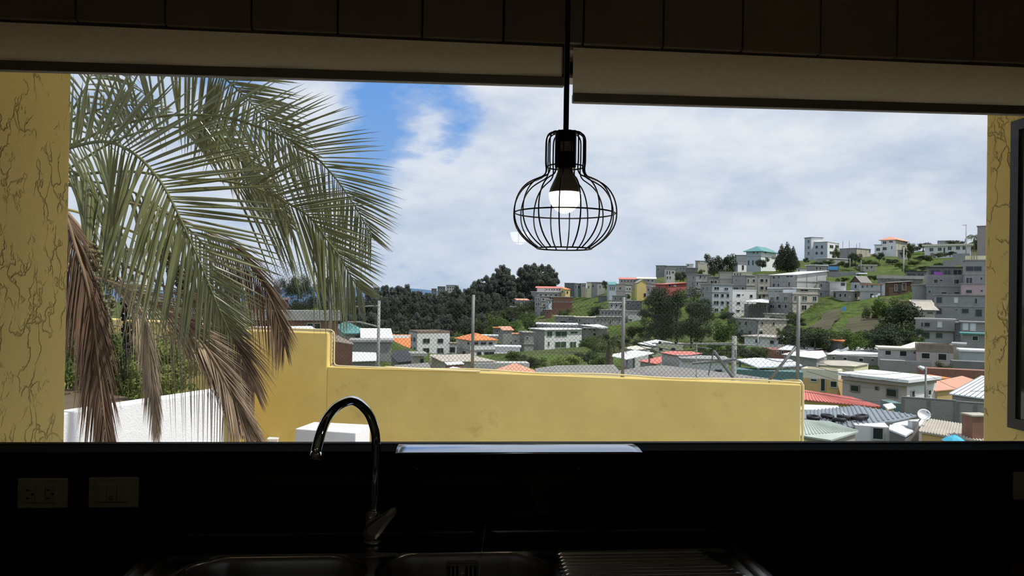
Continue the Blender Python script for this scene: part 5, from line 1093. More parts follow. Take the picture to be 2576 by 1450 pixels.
# ------------------------------------------------------------------ terrain through the ground points
EXTRA = []
def G(px, py, d): p = P(px, py, d); EXTRA.append((p.x, p.y, p.z))
for g in [(2100, 650, 330), (2250, 645, 300), (2330, 648, 285), (2420, 645, 280), (2300, 665, 255), (2400, 665, 235), (2200, 690, 235), (2350, 685, 205), (2420, 690, 200), (2110, 700, 225), (2060, 700, 230), (2160, 705, 215),
          (2040, 810, 165), (2100, 775, 175), (2150, 800, 155), (2200, 790, 160), (2080, 830, 140), (2180, 835, 132), (2250, 800, 150), (2250, 850, 118), (2130, 860, 112), (2300, 860, 118), (2200, 870, 104), (2050, 860, 118),
          (1480, 755, 285), (1460, 780, 250), (1500, 770, 260), (1420, 800, 225), (1360, 810, 225), (1300, 800, 250), (1330, 830, 195), (1250, 825, 215), (1290, 820, 205), (1830, 810, 190), (1800, 850, 150), (1840, 860, 140), (1780, 880, 110), (1620, 860, 130), (1560, 850, 150), (1560, 900, 80),
          (1000, 868, 190), (1150, 866, 200), (900, 866, 200), (950, 800, 420), (1100, 790, 440), (1250, 775, 430), (870, 800, 360), (700, 845, 160), (550, 860, 150), (400, 870, 120), (200, 880, 110), (850, 890, 110), (0, 880, 150), (-300, 880, 150), (640, 800, 320), (500, 800, 320), (300, 800, 320),
          (2600, 640, 300), (2800, 680, 250), (2700, 800, 140), (2700, 950, 75), (2800, 1100, 35), (2300, 1150, 27), (2050, 1180, 26), (1700, 1080, 24), (1300, 1080, 30), (1000, 1060, 35), (700, 960, 40), (2040, 1200, 29), (2090, 1190, 30), (2000, 1230, 27), (2140, 1180, 31), (1960, 1180, 26), (1900, 1150, 24), (300, 900, 60)]:
    G(*g)
def far(az, d, z):
    EXTRA.append((d * math.sin(math.radians(az)), d * math.cos(math.radians(az)), z))
for az, d, z in [(-40, 600, -60), (-20, 600, -40), (-10, 700, -40), (0, 800, -20), (8, 800, -5), (12, 800, 10), (20, 700, 25), (30, 600, 35), (40, 500, 40), (50, 400, 40), (-30, 900, -80), (-5, 1000, -60), (25, 1000, 30), (45, 900, 50), (60, 200, 5), (-60, 200, -20), (-60, 60, -8), (55, 60, -4), (70, 30, -3), (-70, 30, -6)]:
    far(az, d, z)
# ------------------------------------------------------------------ trees
LEAFM = {
 'euc': mat('eucalyptus leaves', (.115, .133, .105), rough=.7, var=.35, scale=.25, spec=.2, trans=.15),  # leaf colour lifted paler and greyer to carry distance haze
 'dk': mat('dark leaves', (.062, .080, .044), rough=.7, var=.4, scale=.3, spec=.2, trans=.15),
 'gn': mat('green leaves', (.095, .15, .035), rough=.7, var=.4, scale=.4, spec=.2, trans=.2),
 'yg': mat('yellow green leaves', (.20, .24, .06), rough=.6, var=.4, scale=.8, spec=.3, trans=.25),
 'ol': mat('olive leaves', (.085, .105, .035), rough=.7, var=.4, scale=.3, spec=.2, trans=.15),
}
M_BARK = mat('tree bark', (.13, .10, .075), rough=.9, var=.3, scale=3)
def crown_mesh(kind, lobes, n, size, m, rnd):
    # unit tree: height 1; leaf sprays spread over the skin of overlapping lobes
    b = MB()
    tot = sum(l[3] ** 2 for l in lobes)
    for (cx, cy, cz, r, fl) in lobes:
        for _ in range(int(n * r * r / tot)):
            d = V((rnd.gauss(0, 1), rnd.gauss(0, 1), rnd.gauss(0, 1))).normalized()
            rr = r * (rnd.random() ** .35)
            p = V((cx, cy, cz)) + V((d.x * rr, d.y * rr, d.z * rr * fl))
            nrm = (d + V((rnd.gauss(0, .6), rnd.gauss(0, .6), rnd.gauss(0, .6) + .3))).normalized()
            a = nrm.orthogonal().normalized(); c = nrm.cross(a); w = rnd.random() * 6.28; a2 = a * math.cos(w) + c * math.sin(w); c2 = nrm.cross(a2)
            s = size * rnd.uniform(.6, 1.3); k = len(b.v)
            b.v += [tuple(p - a2 * s), tuple(p - c2 * s * .5 + nrm * s * .15), tuple(p + a2 * s), tuple(p + c2 * s * .5 + nrm * s * .15)]; b.f.append((k, k + 1, k + 2, k + 3))
    return b.mesh('crown', m, False)
rt_ = random.Random(3)
def lobes_round(k, rx, z0, z1, r0, r1):
    return [(rt_.uniform(-rx, rx), rt_.uniform(-rx, rx), rt_.uniform(z0, z1), rt_.uniform(r0, r1), rt_.uniform(.75, 1.1)) for _ in range(k)]
def lobes_euc(k):
    o = []
    for i in range(k):
        z = rt_.uniform(.12, .93); w = .20 * (1 - abs(z - .55) * 1.2); o.append((rt_.uniform(-w, w), rt_.uniform(-w, w), z, rt_.uniform(.055, .10), 1.1))
    return o + [(0, 0, .93, .06, 1.2)]
PROTO = {}
for i in range(4): PROTO['euc', i] = crown_mesh('euc', lobes_euc(34), 6500, .021, LEAFM['euc'], rt_)
for i in range(2): PROTO['eucd', i] = crown_mesh('euc', lobes_euc(32), 5600, .021, LEAFM['dk'], rt_)
for i in range(2): PROTO['open', i] = crown_mesh('open', lobes_round(26, .38, .45, .92, .06, .11), 6500, .012, LEAFM['dk'], rt_)
for i in range(3): PROTO['bush', i] = crown_mesh('bush', lobes_round(14, .42, .12, .72, .16, .26), 2600, .040, LEAFM['gn'], rt_)
for i in range(3): PROTO['dbush', i] = crown_mesh('dbush', lobes_round(14, .42, .12, .72, .16, .26), 2600, .040, LEAFM['dk'], rt_)
for i in range(2): PROTO['obush', i] = crown_mesh('obush', lobes_round(14, .42, .12, .72, .16, .26), 2600, .040, LEAFM['ol'], rt_)
PROTO['ybush', 0] = crown_mesh('ybush', lobes_round(16, .42, .10, .72, .16, .26), 3000, .040, LEAFM['yg'], rt_)
PROTO['con', 0] = crown_mesh('con', [(0, 0, .1 + .85 * t / 16, .30 * (1 - t / 17) + .02, .6) for t in range(17)], 5200, .026, LEAFM['dk'], rt_)
PROTO['big', 0] = crown_mesh('big', lobes_round(34, .40, .28, .86, .09, .15), 15000, .013, LEAFM['dk'], rt_)
TRUNK = {k: MB().tube([(0, 0, -.05), (.01, 0, .3), (-.01, .01, .6), (0, 0, .88)], [.022, .018, .012, .004], 7).mesh('trunk', M_BARK, True) for k in ('t',)}
STEM = MB().tube([(0, 0, -.1), (.02, .01, .25), (0, 0, .5)], [.04, .03, .015], 6).mesh('trunk', M_BARK, True)
def tree(kind, px, yt, yb, d, label, group=None, wide=1.0, name='tree', cat='tree'):
    b = P(px, yb, d); h = P(px, yt, d).z - b.z
    ks = [k for k in PROTO if k[0] == kind]; me = PROTO[ks[R_.randrange(len(ks))]]
    BASES.append((b.x, b.y, b.z - .3))
    o = thing(name, label, cat, b, group, R_.uniform(0, 6.28)); o.scale = (h * wide, h * wide, h)
    x = obj('crown', me, o); x2 = obj('trunk', TRUNK['t'] if kind in ('euc', 'eucd', 'open', 'con', 'big') else STEM, o)
    return o
EL = 'dark green eucalyptus packed in the wooded ridge left of the hill town'
sky_ = [(880, 752), (900, 742), (925, 732), (950, 724), (968, 720), (985, 724), (1003, 722), (1020, 717), (1038, 735), (1058, 734), (1075, 742), (1092, 742), (1110, 743), (1128, 740), (1142, 731), (1150, 720), (1168, 728), (1185, 718), (1203, 704), (1222, 694), (1240, 690), (1258, 668), (1272, 676), (1290, 694), (1312, 676), (1328, 668), (1344, 664), (1362, 666), (1380, 668), (1392, 678)]
for x, y in sky_: tree('euc', x, y - 2, y + 75, 345 + R_.uniform(-15, 15), 'tall dark eucalyptus on the skyline of the wooded ridge', 'skyline row of the wood', R_.uniform(.75, 1.0))
for x in range(1185, 1405, 11): tree('euc', x + R_.uniform(-4, 4), float(np.interp(x, [s[0] for s in sky_], [s[1] for s in sky_])) + R_.uniform(12, 26), float(np.interp(x, [s[0] for s in sky_], [s[1] for s in sky_])) + 84, 334 + R_.uniform(-8, 8), 'dark eucalyptus just below the highest clump of the wood', 'clump under the skyline', R_.uniform(.9, 1.2))
for x in range(1030, 1215, 12): tree('euc', x + R_.uniform(-5, 5), 737 + R_.uniform(-5, 6), 772, 405 + R_.uniform(-10, 10), 'small far eucalyptus around the apartments on the ridge', 'trees around the apartments', R_.uniform(1.0, 1.4))
for x in range(880, 1390, 13):
    yt_ = np.interp(x, [s[0] for s in sky_], [s[1] for s in sky_])
    tree('eucd' if x % 3 == 0 else 'euc', x + R_.uniform(-6, 6), max(yt_ + 22, 738) + R_.uniform(-6, 10), max(yt_ + 100, 800), 318 + R_.uniform(-14, 14), 'dark eucalyptus in the second row under the skyline trees', 'second row trees', R_.uniform(.75, 1.0))
for x in range(862, 1290, 14):
    tree('eucd' if x % 2 == 0 else 'euc', x + R_.uniform(-6, 6), 768 + R_.uniform(-12, 12), 838, 285 + R_.uniform(-12, 12), 'dark eucalyptus in the middle row of the wood', 'middle row of the wood trees', R_.uniform(.8, 1.1))
for x in range(855, 1240, 16):
    tree('eucd' if x % 2 == 0 else 'euc', x + R_.uniform(-6, 6), 796 + R_.uniform(-10, 10), 862, 250 + R_.uniform(-12, 12), 'dark eucalyptus in the lowest row of the wood above the valley roofs', 'lowest row of the wood trees', R_.uniform(.8, 1.1))
tree('big', 748, 690, 812, 118, 'open crowned tree behind the brick house, left', wide=.72)
tree('big', 806, 686, 812, 116, 'open crowned tree behind the brick house, middle', wide=.78)
tree('open', 835, 712, 802, 121, 'open crowned tree behind the brick house, right', wide=.7)
tree('open', 700, 704, 790, 124, 'low loose tree at the dark brown upper room', wide=.7)
tree('big', 560, 664, 822, 108, 'dark tree rising behind the palm fronds', wide=.62)
tree('open', 512, 690, 812, 112, 'smaller dark tree behind the palm fronds', wide=.6)
tree('big', 1738, 742, 885, 144, 'dark tree leaning right beside the large spreading tree', wide=.8)
tree('big', 1702, 712, 885, 138, 'large dark spreading tree in the middle of the slope', wide=.92)
tree('big', 1650, 770, 880, 150, 'lower dark tree left of the large spreading tree', wide=.8)
tree('dbush', 1796, 626, 690, 262, 'loose tree on the upper ridge, left of two', wide=.62)
tree('dbush', 1829, 630, 692, 262, 'loose tree on the upper ridge, right of two', wide=.6)
tree('con', 1966, 612, 676, 262, 'dark conifer beside the teal roofed house, left top', wide=1.1)
tree('con', 1980, 606, 680, 258, 'dark conifer beside the teal roofed house, tallest top', wide=1.1)
tree('con', 1995, 618, 676, 255, 'dark conifer beside the teal roofed house, right top', wide=1.0)
tree('dbush', 1524, 702, 728, 296, 'dark tree on the ridge beside the light blue house', wide=.6)
BS = [('dbush', 1711, 678, 706, 285, 'round dark bush beside the pale house on the ridge'), ('bush', 1764, 676, 696, 255, 'green roof garden bush on the grey three storey block'), ('dbush', 1918, 645, 672, 262, 'dark bush in front of the teal roofed house'),
      ('dbush', 2028, 646, 660, 300, 'dark bush at the foot of the skyline tower'), ('ol', 2103, 618, 652, 318, 'slim tree in front of the white modern block'), ('dbush', 2151, 632, 664, 290, 'dark tree below the unfinished shell'), ('dbush', 2212, 632, 656, 282, 'tree below the flat wing of the villa'),
      ('obush', 2286, 604, 652, 275, 'tall olive tree beside the stone villa'), ('dbush', 2322, 608, 632, 320, 'dark trees behind the long white bungalow, left'), ('dbush', 2400, 600, 620, 330, 'dark trees behind the long white bungalow, right'), ('dbush', 2318, 640, 656, 272, 'dark clipped hedge below the long white bungalow'),
      ('bush', 2277, 664, 686, 236, 'feathery green clump at the white power pole'), ('obush', 2235, 652, 664, 268, 'olive scrub on the slope above the huts'), ('bush', 2130, 660, 674, 265, 'green scrub above the roadside stall'), ('dbush', 2470, 592, 640, 300, 'dark tree at the brown tower block'),
      ('bush', 2228, 742, 800, 150, 'large sunlit green tree beside the furrowed plot'), ('dbush', 2268, 748, 838, 140, 'tall dark tree left of the two tone house'), ('obush', 2200, 760, 806, 156, 'olive bush at the top of the furrowed plot'), ('dbush', 2240, 806, 862, 122, 'dark tangle of trees below the furrowed plot'), ('dbush', 2215, 812, 860, 124, 'dark bush left of the tangle of trees'),
      ('dbush', 2285, 815, 868, 118, 'dark bush at the left wall of the two tone house'), ('bush', 2310, 842, 872, 112, 'bright bush at the foot of the two tone house'), ('dbush', 2020, 812, 862, 120, 'dark hedge tree left end under the ploughed plot'), ('dbush', 2050, 815, 872, 114, 'dark hedge tree second under the ploughed plot'), ('bush', 2080, 822, 872, 112, 'lighter hedge tree in the middle under the ploughed plot'), ('dbush', 2112, 822, 876, 110, 'dark hedge tree right of the middle under the plots'), ('bush', 2148, 824, 878, 108, 'bright hedge tree under the furrowed plot'), ('bush', 2180, 830, 880, 106, 'bright hedge tree nearest the white rag roof'),
      ('dbush', 1985, 818, 850, 128, 'dark bush behind the fence end post'), ('bush', 1965, 822, 846, 126, 'bright bush left of the fence end post'), ('bush', 1820, 800, 860, 135, 'green bush on the steps below the grey apartment'), ('dbush', 1872, 828, 866, 122, 'dark bush beside the white long house'), ('bush', 1800, 852, 905, 92, 'leafy green bush behind the cross arm pole'), ('bush', 1770, 858, 900, 95, 'leafy green bush left of the cross arm pole'), ('obush', 1840, 862, 900, 90, 'olive bush right behind the cross arm pole'),
      ('yg', 1418, 886, 930, 62, 'round sunlit bush in front of the white modern house'), ('ol', 1305, 896, 925, 75, 'thin olive bush beside the grey narrow house'), ('obush', 2372, 905, 945, 76, 'olive bush on the grey retaining wall'), ('bush', 2225, 935, 962, 72, 'green bush at the foot of the retaining wall'), ('bush', 1488, 778, 800, 238, 'dark green shrub on the yellow slope'), ('dbush', 1502, 765, 800, 232, 'dark shrub beside the grey terrace'), ('bush', 1420, 772, 800, 235, 'green shrub below the brick wall'), ('bush', 1330, 782, 830, 212, 'bright shrub on the green slope'), ('bush', 1285, 798, 850, 205, 'bright shrub near the small orange awning'), ('bush', 1245, 790, 850, 215, 'bright shrub at the edge of the wood'), ('dbush', 1350, 805, 838, 190, 'dark shrub above the white modern house'), ('dbush', 1545, 838, 880, 125, 'dark shrub left of the brown bank'), ('obush', 1610, 850, 885, 118, 'olive shrub on the brown bank'), ('dbush', 1520, 836, 866, 150, 'dark shrub under the wide flat sheet'), ('bush', 1580, 738, 752, 262, 'green shrub between the grey and yellow houses'), ('dbush', 1745, 770, 800, 205, 'dark shrub at the foot of the grey block')]
for k, px, yt_, yb_, d, lab in BS:
    k2 = {'ol': 'obush', 'yg': 'obush'}.get(k, k)
    wpx = {2103: .5, 2286: .55, 2318: 1.9, 2322: 1.6, 2400: 2.0, 1418: 1.9}.get(px, 1.0)
    tree('ybush' if k == 'yg' else k2, px, yt_, yb_, d, lab, None, wpx, 'bush' if yb_ - yt_ < 45 else 'tree', 'bush' if yb_ - yt_ < 45 else 'tree')
for i in range(16): tree(('dbush', 'bush', 'dbush')[i % 3], 2000 + i * 15.5 + R_.uniform(-5, 5), 822 + R_.uniform(-6, 8), 880, 104 + R_.uniform(-6, 6), ORD[i] + ' bush from the left in the hedge below the ploughed plots', 'hedge below the ploughed plots', 1.25, 'bush', 'bush')
for i in range(14): tree(('dbush', 'obush')[i % 2], 1180 + i * 15 + R_.uniform(-6, 6), 800 - i * 4.5 + R_.uniform(-5, 5), 842 - i * 6, 232 + i * 5, ORD[i] + ' dark bush from the left along the edge of the eucalyptus wood', 'scrub at the edge of the wood', 1.3, 'bush', 'bush')
for i in range(12): tree(('dbush', 'obush', 'bush')[i % 3], R_.uniform(2040, 2300), 0, 0, 0, '', None) if False else None
for i, (x, y, d) in enumerate(sorted([(1480, 868, 150), (1500, 880, 120), (1560, 868, 118), (1590, 842, 140), (1620, 900, 82), (1850, 885, 98), (1880, 893, 92), (1905, 895, 88), (1145, 912, 120), (1160, 918, 100), (1290, 905, 100), (1320, 915, 90), (1345, 918, 80), (1480, 905, 90), (1505, 915, 70), (900, 858, 180), (1000, 862, 175), (1140, 860, 180), (1830, 905, 80), (1780, 905, 78)])):
    tree(('dbush', 'obush', 'bush')[i % 3], x, y - 26, y + 8, d, ORD[i] + ' low bush from the left between the valley houses', 'scrub between the valley houses', 1.5, 'bush', 'bush')
for i, (x, y, d) in enumerate(sorted([(2060, 664, 285), (2085, 660, 290), (2118, 664, 270), (2140, 668, 262), (2180, 660, 280), (2200, 664, 270), (2245, 658, 275), (2262, 668, 255), (2300, 662, 262), (2340, 652, 270), (2365, 668, 245), (2290, 684, 222), (2320, 676, 228), (2410, 662, 240), (2050, 690, 235), (2120, 705, 220), (2200, 700, 215), (2360, 642, 285), (2390, 640, 285)])):
    tree(('obush', 'dbush', 'bush', 'obush')[i % 4], x, y - 9, y + 5, d, ORD[i] + ' bush from the left on the grassy slope below the skyline houses', 'scrub on the upper slope', 2.0, 'bush', 'bush')
for i, (x, y, d) in enumerate(sorted([(1992, 800, 176), (2008, 812, 160), (1975, 806, 172), (1955, 812, 165), (1832, 800, 185), (1848, 815, 165), (1838, 835, 150), (1775, 800, 200), (1640, 760, 225), (1625, 790, 205), (1765, 770, 215), (1990, 835, 138), (1850, 880, 105), (1700, 880, 120), (1640, 865, 125)])):
    tree(('dbush', 'obush', 'dbush', 'bush')[i % 4], x, y - 20, y + 8, d, ORD[i] + ' dark bush from the left below the tall grey blocks', 'scrub below the grey blocks', 1.3, 'bush', 'bush')
# small palm beyond the fence
def mini_palm(label, px, yt_, yb_, d):
    b = P(px, yb_, d); h = P(px, yt_, d).z - b.z; o = thing('palm_tree', label, 'palm', b)
    MB().tube([b - V((0, 0, 1)), b + V((.05, 0, h * .75))], [.28, .22], 8).build('trunk', M_BARK, o)
    for k in range(16):
        a = k * 2.4; m = MB(); c = b + V((0, 0, h * .78)); up = rt_.uniform(.1, 1.0)
        pts = smooth_path([c, c + V((math.cos(a), math.sin(a), up)) * h * .22, c + V((math.cos(a) * 1.8, math.sin(a) * 1.8, up * .7)) * h * .22, c + V((math.cos(a) * 2.4, math.sin(a) * 2.4, -1.0 + up * .6)) * h * .22], 14)
        for i in range(2, 15):
            p = pts[i]; t = (pts[i] - pts[i - 1]).normalized(); s = t.cross(V((0, 0, 1))).normalized()
            for sg in (-1, 1):
                e = p + s * sg * h * .09 + t * h * .05 - V((0, 0, h * .10)); kk = len(m.v)
                m.v += [tuple(p), tuple((p + e) / 2 + t * h * .012), tuple(e), tuple((p + e) / 2 - t * h * .012)]; m.f.append((kk, kk + 1, kk + 2, kk + 3))
        m.tube(pts, .03, 3); m.build('frond', LEAFM['ol'], o)
mini_palm('shaggy palm left of the third fence post', 1530, 848, 935, 52)
mini_palm('small palm beside the tall power pole on the ridge', 2450, 590, 628, 290)
CP = np.array(BASES + EXTRA)
CP[:, 2] -= .4
def terrain(x, y):
    x = np.asarray(x, float); y = np.asarray(y, float); sh = x.shape; x = x.ravel(); y = y.ravel()
    out = np.zeros_like(x)
    r0 = np.hypot(x, y)
    for i in range(0, len(x), 4000):
        s = slice(i, i + 4000); d2 = (x[s, None] - CP[None, :, 0]) ** 2 + (y[s, None] - CP[None, :, 1]) ** 2
        e = (2.0 + .012 * r0[s]) ** 2
        w = 1.0 / (d2 + e[:, None]) ** 1.7
        out[s] = (w * CP[None, :, 2]).sum(1) / w.sum(1)
    return out.reshape(sh)
rad = np.concatenate([np.linspace(15, 60, 40), np.geomspace(61, 1100, 170)])
azs = np.radians(np.linspace(-62, 66, 300))
RR, AA = np.meshgrid(rad, azs)
TX, TY = RR * np.sin(AA), RR * np.cos(AA); TZ = terrain(TX, TY)
n_r = len(rad)
mb = MB(); mb.v = list(zip(TX.ravel().tolist(), TY.ravel().tolist(), TZ.ravel().tolist()))
mb.f = [(i * n_r + j, i * n_r + j + 1, (i + 1) * n_r + j + 1, (i + 1) * n_r + j) for i in range(len(azs) - 1) for j in range(n_r - 1)]
def land_mat():
    m = mat('grassy slope', (.085, .125, .028), rough=.95, var=.35, scale=.05, spec=.1)
    t = m.node_tree; b = t.nodes['Principled BSDF']; co = nd(t, 'ShaderNodeTexCoord').outputs['Object']
    n = nd(t, 'ShaderNodeTexNoise', i_Scale=.09, i_Detail=8.0, i_Roughness=.7); t.links.new(co, n.inputs['Vector'])
    old = b.inputs['Base Color'].links[0].from_socket
    c = mixc(t, ramp(t, n.outputs[0], [(.50, 0.0), (.64, .9)]), old, (.12, .11, .06))
    n2_ = nd(t, 'ShaderNodeTexNoise', i_Scale=.30, i_Detail=6.0, i_Roughness=.7); t.links.new(co, n2_.inputs['Vector'])
    c = mixc(t, ramp(t, n2_.outputs[0], [(.50, 0.0), (.62, .8)]), c, (.032, .052, .018))
    t.links.new(c, b.inputs['Base Color'])
    n3 = nd(t, 'ShaderNodeTexNoise', i_Scale=.8, i_Detail=6.0); t.links.new(co, n3.inputs['Vector'])
    bp = nd(t, 'ShaderNodeBump', i_Strength=1.0, i_Distance=1.0); t.links.new(n3.outputs[0], bp.inputs['Height']); t.links.new(bp.outputs[0], b.inputs['Normal'])
    return m
M_LAND = land_mat()
struct(mb.build('ground_hillside', M_LAND, smooth=True, at=(0, 0, 0)), 'green hillside under the town')
# distant mountains, haze painted in as a blue base colour
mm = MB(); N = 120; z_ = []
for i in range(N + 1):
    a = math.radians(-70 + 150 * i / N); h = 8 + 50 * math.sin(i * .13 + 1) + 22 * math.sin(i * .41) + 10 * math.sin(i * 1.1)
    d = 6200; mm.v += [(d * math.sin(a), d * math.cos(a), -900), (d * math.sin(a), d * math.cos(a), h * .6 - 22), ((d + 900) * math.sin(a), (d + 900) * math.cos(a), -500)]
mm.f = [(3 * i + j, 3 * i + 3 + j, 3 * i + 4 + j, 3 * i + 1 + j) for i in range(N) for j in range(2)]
struct(mm.build('mountains', mat('haze blue far range', (.10, .17, .28), rough=1, var=.1, scale=.002, spec=0), smooth=True, at=(0, 0, 0)))
def ground(px, d):                       # where a pixel column meets the land at that depth
    r = ray(px, 735); p = CAM + r * d; return V((p.x, p.y, float(terrain(np.array([p.x]), np.array([p.y]))[0])))
# ploughed plots
def plot(label, pts, d0, d1, rows):
    o = None; q = [ground(px, d) for px, d in pts]
    a, b, c, dd = q; m = MB(); nx_, ny_ = 40, rows * 6
    gx, gy = [], []
    for j in range(ny_ + 1):
        for i in range(nx_ + 1):
            p = a.lerp(b, i / nx_).lerp(dd.lerp(c, i / nx_), j / ny_); gx.append(p.x); gy.append(p.y)
    z = terrain(np.array(gx), np.array(gy))
    for k in range(len(gx)): m.v.append((gx[k], gy[k], z[k] + .35 + .22 * math.sin((k // (nx_ + 1)) / 6 * 2 * math.pi)))
    m.f = [(j * (nx_ + 1) + i, j * (nx_ + 1) + i + 1, (j + 1) * (nx_ + 1) + i + 1, (j + 1) * (nx_ + 1) + i) for j in range(ny_) for i in range(nx_)]
    o = m.build('field', MATS.get('ploughed soil') or mat('ploughed soil', (.075, .068, .036), rough=.95, var=.25, scale=.2))
    tag(o, label, 'field', kind='stuff')
plot('brown ploughed plot left of the green strip', [(1998, 137), (2080, 137), (2118, 174), (2072, 174)], 0, 0, 12)
plot('brown furrowed plot right of the green strip', [(2096, 128), (2205, 128), (2218, 163), (2150, 163)], 0, 0, 16)
# ================================================================== the palm outside the window
def leaf_mat(name, lo, hi, rough, trans):
    m = mat(name, tuple((a + b) / 2 for a, b in zip(lo, hi)), rough=rough, var=.35, scale=2.5, spec=.9, trans=trans); return m
M_PALM = leaf_mat('palm leaflet', (.13, .145, .065), (.21, .225, .115), .26, .25)
M_PALMY = leaf_mat('yellowing palm leaflet', (.17, .16, .05), (.24, .22, .08), .35, .2)
M_DEAD = mat('dead brown leaflet', (.20, .135, .095), rough=.75, var=.45, scale=3, spec=.25)
M_DEADP = mat('dead pale leaflet', (.36, .285, .21), rough=.7, var=.4, scale=3, spec=.3)
M_RACH = mat('green leaf stalk', (.13, .14, .055), rough=.75, var=.2)
M_RACHD = mat('brown leaf stalk', (.22, .15, .09), rough=.7, var=.3)
pr_ = random.Random(11)
CRN = P(95, 470, 6.0)
palm = thing('palm_tree', 'feather palm with drooping green and dead brown fronds left of the window', 'palm', (CRN.x, CRN.y, ZG))
tp_ = [V((CRN.x + .10, CRN.y + .15, ZG - .1)), V((CRN.x + .05, CRN.y + .1, ZG + 1.2)), V((CRN.x, CRN.y, ZG + 2.6)), CRN - V((0, 0, .1))]
MB().tube(smooth_path(tp_, 30), [.20 - .05 * i / 30 + (.012 if i % 2 else 0) for i in range(31)], 16).build('trunk', M_BARK, palm, smooth=True)
MB().lathe([(.0, -.35), (.16, -.3), (.2, -.1), (.15, .1), (.05, .25), (0, .28)], 14, CRN, cap=False).build('crown_shaft', M_RACH, palm, smooth=True)
NIND = [0]
DN = V((0, 0, -1))
def leaflet(mb, base, d0, view, L_, w, droop, tw):
    pts = []; N_ = 5
    for i in range(N_ + 1):
        u = i / N_; pts.append(base + d0 * (L_ * u) + DN * (droop * L_ * u * u))
    wid = [.45, .95, 1.0, .8, .45, .04]; k = len(mb.v); nrm = (view + d0.cross(view) * tw).normalized()
    for i, p in enumerate(pts):
        t = (pts[min(i + 1, N_)] - pts[max(i - 1, 0)]).normalized(); s = t.cross(nrm)
        if s.length < 1e-4: s = t.orthogonal()
        s.normalize(); h = w * wid[i]; f = s.cross(t) * (h * .45)
        mb.v += [tuple(p - s * h + f), tuple(p), tuple(p + s * h + f)]
    for i in range(N_):
        a = k + 3 * i; mb.f += [(a, a + 1, a + 4, a + 3), (a + 1, a + 2, a + 5, a + 4)]
def frond(label, pts, n, Lm, m=M_PALM, mr=M_RACH, w=.012, dr=(.10, .55), beta=(25, 62), sides=(1, -1), lens=(1, 1), spread=.2, start=.08, single=0, r0=.010, tipm=None, hang=(0.0, 0.0), tw=.6, into=None, fall=.70):
    # beta: lean of the leaflets towards the tip, one list for both sides or a pair of lists (upper side, lower side) along the stalk
    path = smooth_path([P(*q) if not isinstance(q, V) else q for q in pts], 60); npt = len(path) - 1
    bl_ = beta if isinstance(beta[0], (list, tuple)) else (beta, beta)
    fr = into or MB().tube(path, [r0 * (1 - .85 * i / npt) + .0012 for i in range(npt + 1)], 7).tube(smooth_path([CRN + V((0, -.05, pr_.uniform(-.1, .1))), (CRN + path[0]) / 2 + V((0, 0, .05)), path[0]], 6), [r0 * 1.5 - .07 * r0 * i for i in range(7)], 7).build('frond', mr, palm, smooth=True)
    if label: fr['label'] = label
    rest = MB(); restt = MB()
    for k in range(n):
        u = start + (1 - start) * (k + .5) / n
        for sd in sides:
            up = sd == 1; j = 0 if up else 1
            x = min(max(u + pr_.uniform(-.3, .3) / n, 0), 1) * npt; i = min(int(x), npt - 1); base = path[i].lerp(path[i + 1], x - i)
            T = (path[min(i + 2, npt)] - path[max(i - 1, 0)]).normalized(); view = (base - CAM).normalized()
            S = (T.cross(view)).normalized() * sd + view * pr_.uniform(-spread, spread)
            bs = bl_[j]; be = math.radians(float(np.interp(u, np.linspace(0, 1, len(bs)), bs)) + pr_.uniform(-4, 4))
            d0 = (S.normalized() * math.cos(be) + T * math.sin(be)).normalized()
            if hang[j]: d0 = (d0 * (1 - hang[j]) + DN * hang[j]).normalized()
            prof = min(1, .6 + 1.8 * u) * (1.0 if u < .55 else 1 - fall * ((u - .55) / .45) ** 1.3)
            li = Lm * prof * lens[j] * pr_.uniform(.88, 1.08)
            args = (base, d0, view, li, w * (.6 + .4 * prof) * pr_.uniform(.8, 1.15), dr[j] * pr_.uniform(.7, 1.3), pr_.uniform(-tw, tw))
            if single and NIND[0] < 300:
                b = MB(); leaflet(b, *args); b.build('leaflet', m, fr); NIND[0] += 1
            else:
                leaflet(restt if (tipm and u > .78) else rest, *args)
    if rest.v: rest.build('leaflets', m, fr)['kind'] = 'stuff'
    if restt.v: restt.build('leaflet_tips', tipm, fr)['kind'] = 'stuff'
    return fr
# sign +1 is the side that lies counter-clockwise of the stalk in the picture (the upper side of a stalk running right)
A_ = [(40, 440, 5.1), (120, 395, 4.9), (190, 368, 4.7), (270, 357, 4.5), (345, 392, 4.35), (402, 455, 4.25), (440, 522, 4.2), (476, 600, 4.2), (515, 690, 4.25), (550, 775, 4.3), (580, 840, 4.35)]
frond('nearest green frond, arching down across the window', A_, 78, .62, w=.0095, dr=(.03, .55), beta=([60, 52, 44, 26, 26, 40, 58, 68], [5, 8, 14, 32, 48, 58, 66, 72]), start=.13, single=1, tipm=M_PALMY, fall=.86, lens=(1.15, .95), r0=.012)
B_ = [(60, 420, 5.3), (186, 362, 5.2), (290, 318, 5.0), (420, 291, 4.9), (552, 293, 4.8), (640, 316, 4.75), (720, 348, 4.7), (790, 392, 4.7), (845, 450, 4.7), (880, 500, 4.7), (908, 545, 4.75), (935, 600, 4.8)]
frond('long green frond reaching furthest to the right', B_, 66, .58, dr=(.06, .22), beta=([60, 58, 54, 45, 46, 55, 66], [40, 42, 42, 48, 50, 54, 64]), start=.3, single=1, lens=(.95, 1.2), r0=.011, w=.0068)
C_ = [(80, 470, 5.0), (200, 440, 4.9), (330, 432, 4.75), (440, 448, 4.6), (555, 455, 4.5), (640, 472, 4.45), (724, 512, 4.4), (780, 548, 4.4), (820, 600, 4.4), (856, 648, 4.4), (885, 700, 4.45), (910, 735, 4.5)]
